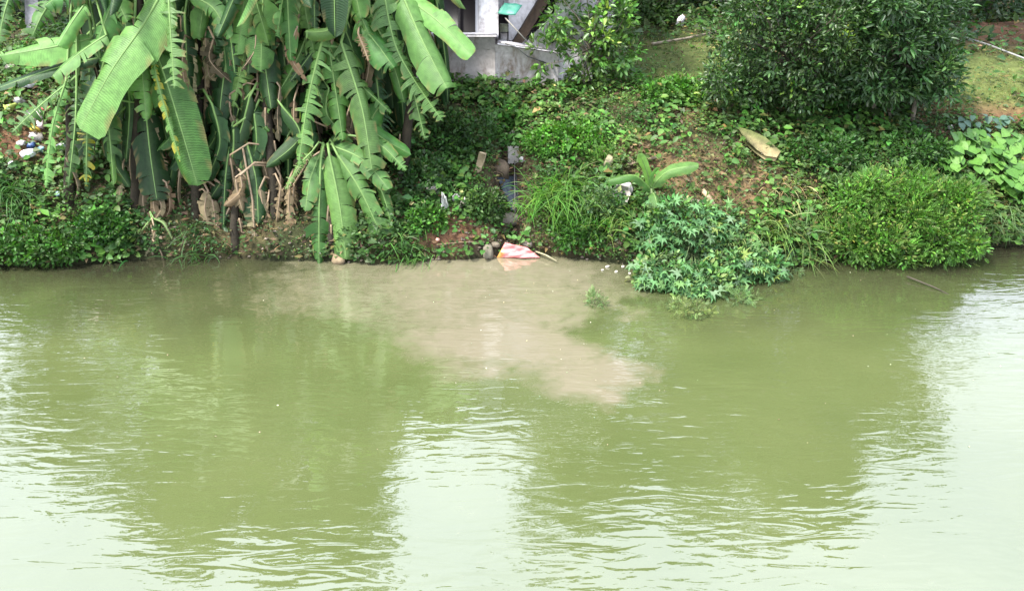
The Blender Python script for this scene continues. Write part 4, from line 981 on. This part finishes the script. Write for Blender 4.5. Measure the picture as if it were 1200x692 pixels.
for i, (x0, y0, x1, y1, w_, col, lab) in enumerate([(798, 238, 834, 243, .09, (.36, .29, .19), 'pale broken board lying above the lobed leaf shrub'), (822, 226, 838, 246, .10, (.30, .22, .14), 'brown broken board end tilted above the lobed leaf shrub'),
                                                   (735, 196, 775, 186, .07, (.22, .17, .11), 'grey brown board behind the young banana plant'), (512, 289, 576, 285, .015, (.28, .21, .13), 'thin twig lying across the mud bank at the water'),
                                                   (628, 297, 652, 308, .03, (.30, .27, .17), 'pale wet twig at the water right of the pink sheet'), (846, 172, 862, 150, .03, (.13, .10, .07), 'dark stick propping the upper end of the mossy plank')]):
    a, b = G(x0, y0) + Vector((0, -.03, .05)), G(x1, y1) + Vector((0, -.03, .05)); mb = MB(); mb.tube([a, a.lerp(b, .5) + Vector((0, 0, .02)), b], [w_ * .5, w_ * .45, w_ * .3], 4 if w_ > .05 else 5, col)
    tag(link('board' if w_ > .05 else 'twig', mb.mesh('board', M_WOOD), None, a), lab, 'board' if w_ > .05 else 'twig')
a, b = G(1100, 42), G(1215, 82); mb = MB(); mb.tube([a + Vector((0, 0, .12)), a.lerp(b, .5) + Vector((0, 0, .16)), b + Vector((0, 0, .12))], .019, 8, (.30, .29, .27)); tag(link('long_pipe', mb.mesh('long_pipe', M_LITTER, True), None, a), 'long pale pipe lying along the back edge of the lawn on the right', 'pipe')
a, b = G(764, 57), G(838, 45); mb = MB(); mb.tube([a + Vector((0, 0, .1)), a.lerp(b, .5) + Vector((0, 0, .1)), b + Vector((0, 0, .14))], .026, 6, (.32, .27, .2)); tag(link('bamboo_pole', mb.mesh('bamboo_pole', M_WOOD, True), None, a), 'weathered pole on the grass left of the broad dark tree', 'pole')
a, b = PZ(1062, 327), PZ(1116, 346); mb = MB(); mb.tube([a + Vector((0, 0, .05)), a.lerp(b, .6) + Vector((0, 0, .03)), b + Vector((0, 0, -.01))], [.012, .01, .005], 5, (.06, .05, .04)); tag(link('twig', mb.mesh('twig', M_BARK), None, a), 'dark twig reaching from the fine leaved shrub into the water', 'twig')
# pink sheet with an orange corner
Yp = PZ(605, 300).y
mbs = sheet([PZ(582, 302, .01), PZ(633, 302, .02), P(618, 290, Yp - .02), P(592, 284, Yp - .02)], 12, .020, .008, 5, (.62, .20, .19))
cc = mbs.c[0].copy(); vv = mbs.v[0]; om = vv[:, 0] < PZ(590, 299).x + .03 * np.sin(vv[:, 1] * 40); cc[om] = (.62, .27, .07); mbs.c[0] = cc
tag(link('plastic_sheet', mbs.mesh('plastic_sheet', M_LITTER, True), None, PZ(605, 299)), 'crumpled pink plastic sheet with an orange corner at the waterline', 'sheet')
# box
g_ = G(727, 232); mb = MB(); q = [g_ + Vector(v) for v in ((-.13, -.1, .02), (.09, -.2, .0), (.15, -.12, .12), (.10, -.10, .23), (-.06, -.08, .27), (-.16, -.06, .16))]; mb.prism(q, (.06, .13, .03), (.42, .38, .35)); bx = link('box', mb.mesh('box', M_LITTER), None, g_); tag(bx, 'dirty white foam box among the grass left of the young banana plant', 'box')
wm = (.62, .60, .60)
LIT = [('bag', 'white and black bag highest on the litter slope', 36, 104, (.30, .2, .14), (.5, .48, .5), 0), ('bag', 'small grey plastic bag beside the fern like leaf tip', 25, 122, (.16, .12, .1), (.38, .38, .36), 0),
       ('bag', 'lime green bag at the left end of the litter', 14, 130, (.2, .15, .1), (.34, .42, .10), 0), ('wrapper', 'crumpled red wrapper above the large pale bag', 53, 132, (.17, .12, .09), (.42, .06, .06), 0),
       ('bag', 'large crumpled pinkish white bag in the litter', 46, 141, (.3, .2, .16), (.60, .50, .49), 0), ('bag', 'pale pink bag just below the large crumpled bag', 52, 152, (.14, .12, .16), (.6, .46, .44), 0),
       ('bag', 'small yellow bag in the shade of the pale bag', 42, 154, (.15, .12, .09), (.50, .38, .06), 0), ('bag', 'beige bag above the dark blue one', 46, 165, (.2, .15, .12), (.42, .38, .34), 0),
       ('paper_scrap', 'small white paper scrap left of the dark blue bag', 27, 171, (.17, .1, .08), (.56, .52, .5), 0), ('bag', 'dark blue plastic bag in the litter', 39, 174, (.15, .13, .10), (.05, .10, .24), 0),
       ('bag', 'small light cyan bag right of the dark blue one', 49, 179, (.12, .1, .09), (.25, .45, .5), 0), ('paper_scrap', 'white box shaped scrap below the dark blue bag', 36, 185, (.25, .14, .13), (.66, .66, .7), 1),
       ('paper_scrap', 'lowest square white paper on the litter slope', 17, 199, (.12, .06, .13), (.68, .67, .68), 1), ('bag', 'white strip of plastic half hidden behind the hanging leaf', 73, 177, (.2, .12, .1), (.5, .52, .54), 0),
       ('bag', 'small bluish scrap on the weeds below the hanging leaves', 70, 229, (.12, .1, .06), (.3, .42, .45), 0), ('bag', 'beige scrap above the white and black bag', 17, 84, (.2, .15, .1), (.4, .33, .28), 0),
       ('cloth', 'white knotted bag on the mud bank', 533, 233, (.16, .14, .17), (.27, .26, .25), 0), ('cloth', 'pale cloth strip hanging down the mud bank', 521, 244, (.13, .1, .38), (.5, .5, .46), 0),
       ('cloth', 'dirty pinkish rag left of the white knotted bag', 508, 224, (.2, .14, .1), (.42, .36, .33), 0), ('cloth', 'cream scrap right of the white knotted bag', 543, 240, (.13, .1, .09), (.55, .48, .38), 0),
       ('bag', 'white plastic bag hanging in the shade under the orchard trees', 980, 116, (.13, .12, .26), (.62, .62, .72), 0), ('paper_scrap', 'small cream scrap on the ground right of the hanging white bag', 999, 124, (.1, .08, .07), (.6, .55, .42), 0),
       ('paper_scrap', 'white scrap far back on the grass near the weathered pole', 797, 32, (.16, .12, .22), (.45, .43, .44), 0), ('bag', 'tiny pink scrap on the mud bank', 513, 283, (.06, .06, .06), (.6, .32, .25), 0),
       ('paper_scrap', 'white flower like scrap on the broad leaved vine', 1178, 199, (.13, .1, .08), (.62, .66, .62), 0),
       ('paper_scrap', 'small pale scrap on the soil left of the broad leaved vine', 1112, 152, (.09, .08, .07), (.4, .38, .36), 0), ('paper_scrap', 'white scrap in the leaf litter right of the torn corrugated sheet', 612, 190, (.11, .08, .08), (.42, .42, .4), 0)]
for i, (nm, lab, x, y, s, col, box) in enumerate(LIT):
    if nm == 'cloth':
        c = G(x, y) + Vector((0, -.1, .06)); a = s[0] * .6; h = s[2] * .6; q = [c + Vector((random.gauss(0, .03) + u * a, -.04 * v, v * h + random.gauss(0, .03))) for u, v in ((-1, -1), (1, -1), (.7, 1), (-.8, 1))]
        tag(link('cloth', sheet(q, 9, .028, .01, 40 + i, col).mesh('cloth', M_LITTER), None, c), lab, 'cloth', 'litter scattered on the bank'); continue
    place(nm, lab, {'bag': 'bag', 'wrapper': 'wrapper', 'paper_scrap': 'scrap', 'cloth': 'cloth'}[nm], x, y, s, 100 + i, col, 'litter scattered on the bank', mat=M_LITTER, rough=.15 if box else 1.1, facets=2 if box else 5.5, edge=1.0 if box else .1, n=14, rot=random.uniform(-.4, .4), lift=.7)
for i, (x, y, s) in enumerate([(712, 312, .07), (722, 318, .05), (706, 316, .045), (730, 312, .05), (738, 320, .04)]):
    c = PZ(x, y, .01); tag(link('foam_fleck', lump(c, (s, s * .8, s * .4), 60 + i, (.5, .46, .40), mat=M_LITTER, n=8, name='foam_fleck'), None, c), ['largest foam fleck, highest of those floating at the muddy edge', 'foam fleck in the middle of those at the muddy edge', 'small foam fleck at the left end of those on the muddy edge', 'foam fleck right of the middle one at the muddy edge', 'smallest foam fleck, nearest to the lobed leaf shrub'][i], 'foam', 'foam flecks at the muddy edge')

# ------------------------------------------------------------------ trees and hedge behind the bank (their tops show in the water)
def tall_tree(label, x, y, h, r, ncl=620, col=(.045, .085, .03), lean=0, zf=.42, L=.24):
    z = H(x, y); t = thing('tall_tree', label, 'tree', (x, y, z), 'tall trees above the bank')
    lobes = [(x + lean, y, z + h * .66, r * .62, r * .62, h * .26)]
    for i in range(12):
        a = i * 1.9 + random.uniform(0, .7); fz = random.uniform(zf, .95); rr = r * random.uniform(.5, .9) * (1.25 - .8 * (fz - zf) / (.95 - zf)); hz = z + h * fz
        lobes.append((x + lean + math.cos(a) * rr, y + math.sin(a) * rr, hz, r * random.uniform(.28, .45), r * random.uniform(.28, .45), h * random.uniform(.08, .13)))
    o, c = crown('crown', lobes, ncl, 9, L, .5, col, parent=t, cl=.38, shell=.45, tmpl=T5)
    mb = MB(); mb.tube([(x, y, z - .3), (x + lean * .3 + .1, y, z + h * .3), (x + lean, y, z + h * .75)], [.22, .16, .06], 8, (.12, .10, .08)); link('trunk', mb.mesh('trunk', M_BARK, True), t)
    limbs((x + lean * .4, y, z + h * .4), c, 40, .09, parent=t, wig=.3)
tall_tree('tall tree above the frame behind the broad dark orchard tree', 2.7, 21.5, 11.4, 3.2, 1400, zf=.28, L=.28)
tall_tree('tall spreading tree above the frame behind the narrow leaved tree', 8.5, 19.0, 9.6, 3.0, 1400, L=.28)
tall_tree('tall tree above the frame between the two orchard trees', 5.4, 21.0, 11.4, 2.6, 900, zf=.28, L=.28)
tall_tree('thin airy tree above the frame beyond the lawn on the far right', 12.6, 22.5, 8.0, 2.3, 200, zf=.3, L=.24)
tall_tree('tall tree behind the middle of the banana clump', -5.4, 17.2, 9.9, 2.7, 1300, zf=.22, L=.28)
tall_tree('smaller tree rising behind the banana plants on the left', -8.9, 17.6, 9.2, 2.4, 1200, zf=.22, L=.28)
tall_tree('low tree beyond the frame behind the litter slope', -12.4, 18.5, 4.8, 2.0, 520, zf=.45)
for i, (px, py, rx, rz, col, lab) in enumerate([(770, 8, 1.5, 1.0, (.032, .06, .022), 'dark hedge bush at the back of the grass left of the orchard tree'), (850, 5, 1.4, 1.1, (.036, .065, .022), 'dark bush behind the broad dark orchard tree'),
                                      (1130, 18, 1.3, .9, (.036, .07, .028), 'dark bush at the foot of the bare soil slope behind the lawn'), (1010, 0, 1.8, 1.3, (.035, .065, .022), 'dark bush behind the narrow leaved tree'),
                                      (735, 20, .9, .6, (.045, .085, .025), 'low green bush on the grass right of the white wall'), (1090, -10, 1.2, 1.0, (.04, .075, .03), 'bush in the shade at the top of the lawn'),
                                      (-60, 30, 1.5, 1.2, (.04, .08, .025), 'bush left of the litter slope'), (1230, -10, 1.6, .8, (.05, .085, .03), 'bush above the bare soil slope on the right')]):
    b = G(px, py); t = thing('background_bush', lab, 'bush', b)
    o, c = crown('foliage', [(b.x, b.y, b.z + rz * .5, rx, .9, rz), (b.x + rx * .5, b.y, b.z + rz * .3, rx * .6, .8, rz * .7), (b.x - rx * .5, b.y, b.z + rz * .4, rx * .6, .8, rz * .8)], 420, 8, .15, .5, col, parent=t, cl=.2, shell=.5, tmpl=T5)
    limbs(b, c, 20, .03, parent=t)
# dry brush in the deep shade of the banana clump

X = rng.uniform(-6, 8, 900); Y = rng.uniform(7, 12, 900); px, py = pix(X, Y, X * 0); ok = rng.uniform(0, 1, 900) < .08 + .5 * ell(px, py, [(640, 430, 170, 60, 1), (640, 330, 130, 25, 1), (1000, 320, 80, 14, 1)])
p = np.stack([X, Y, X * 0 + .006], 1)[ok]; k = len(p); L = rng.uniform(.008, .03, k)
kind(link('floating_specks', leaf_mesh('floating_specks', M_DRY, p, rng.normal(0, 1, (k, 3)) * [1, 1, .02], np.tile([0, 0, 1.0], (k, 1)), L, L * .6, jit([.3, .28, .2], k, .4), T5)), 'stuff')
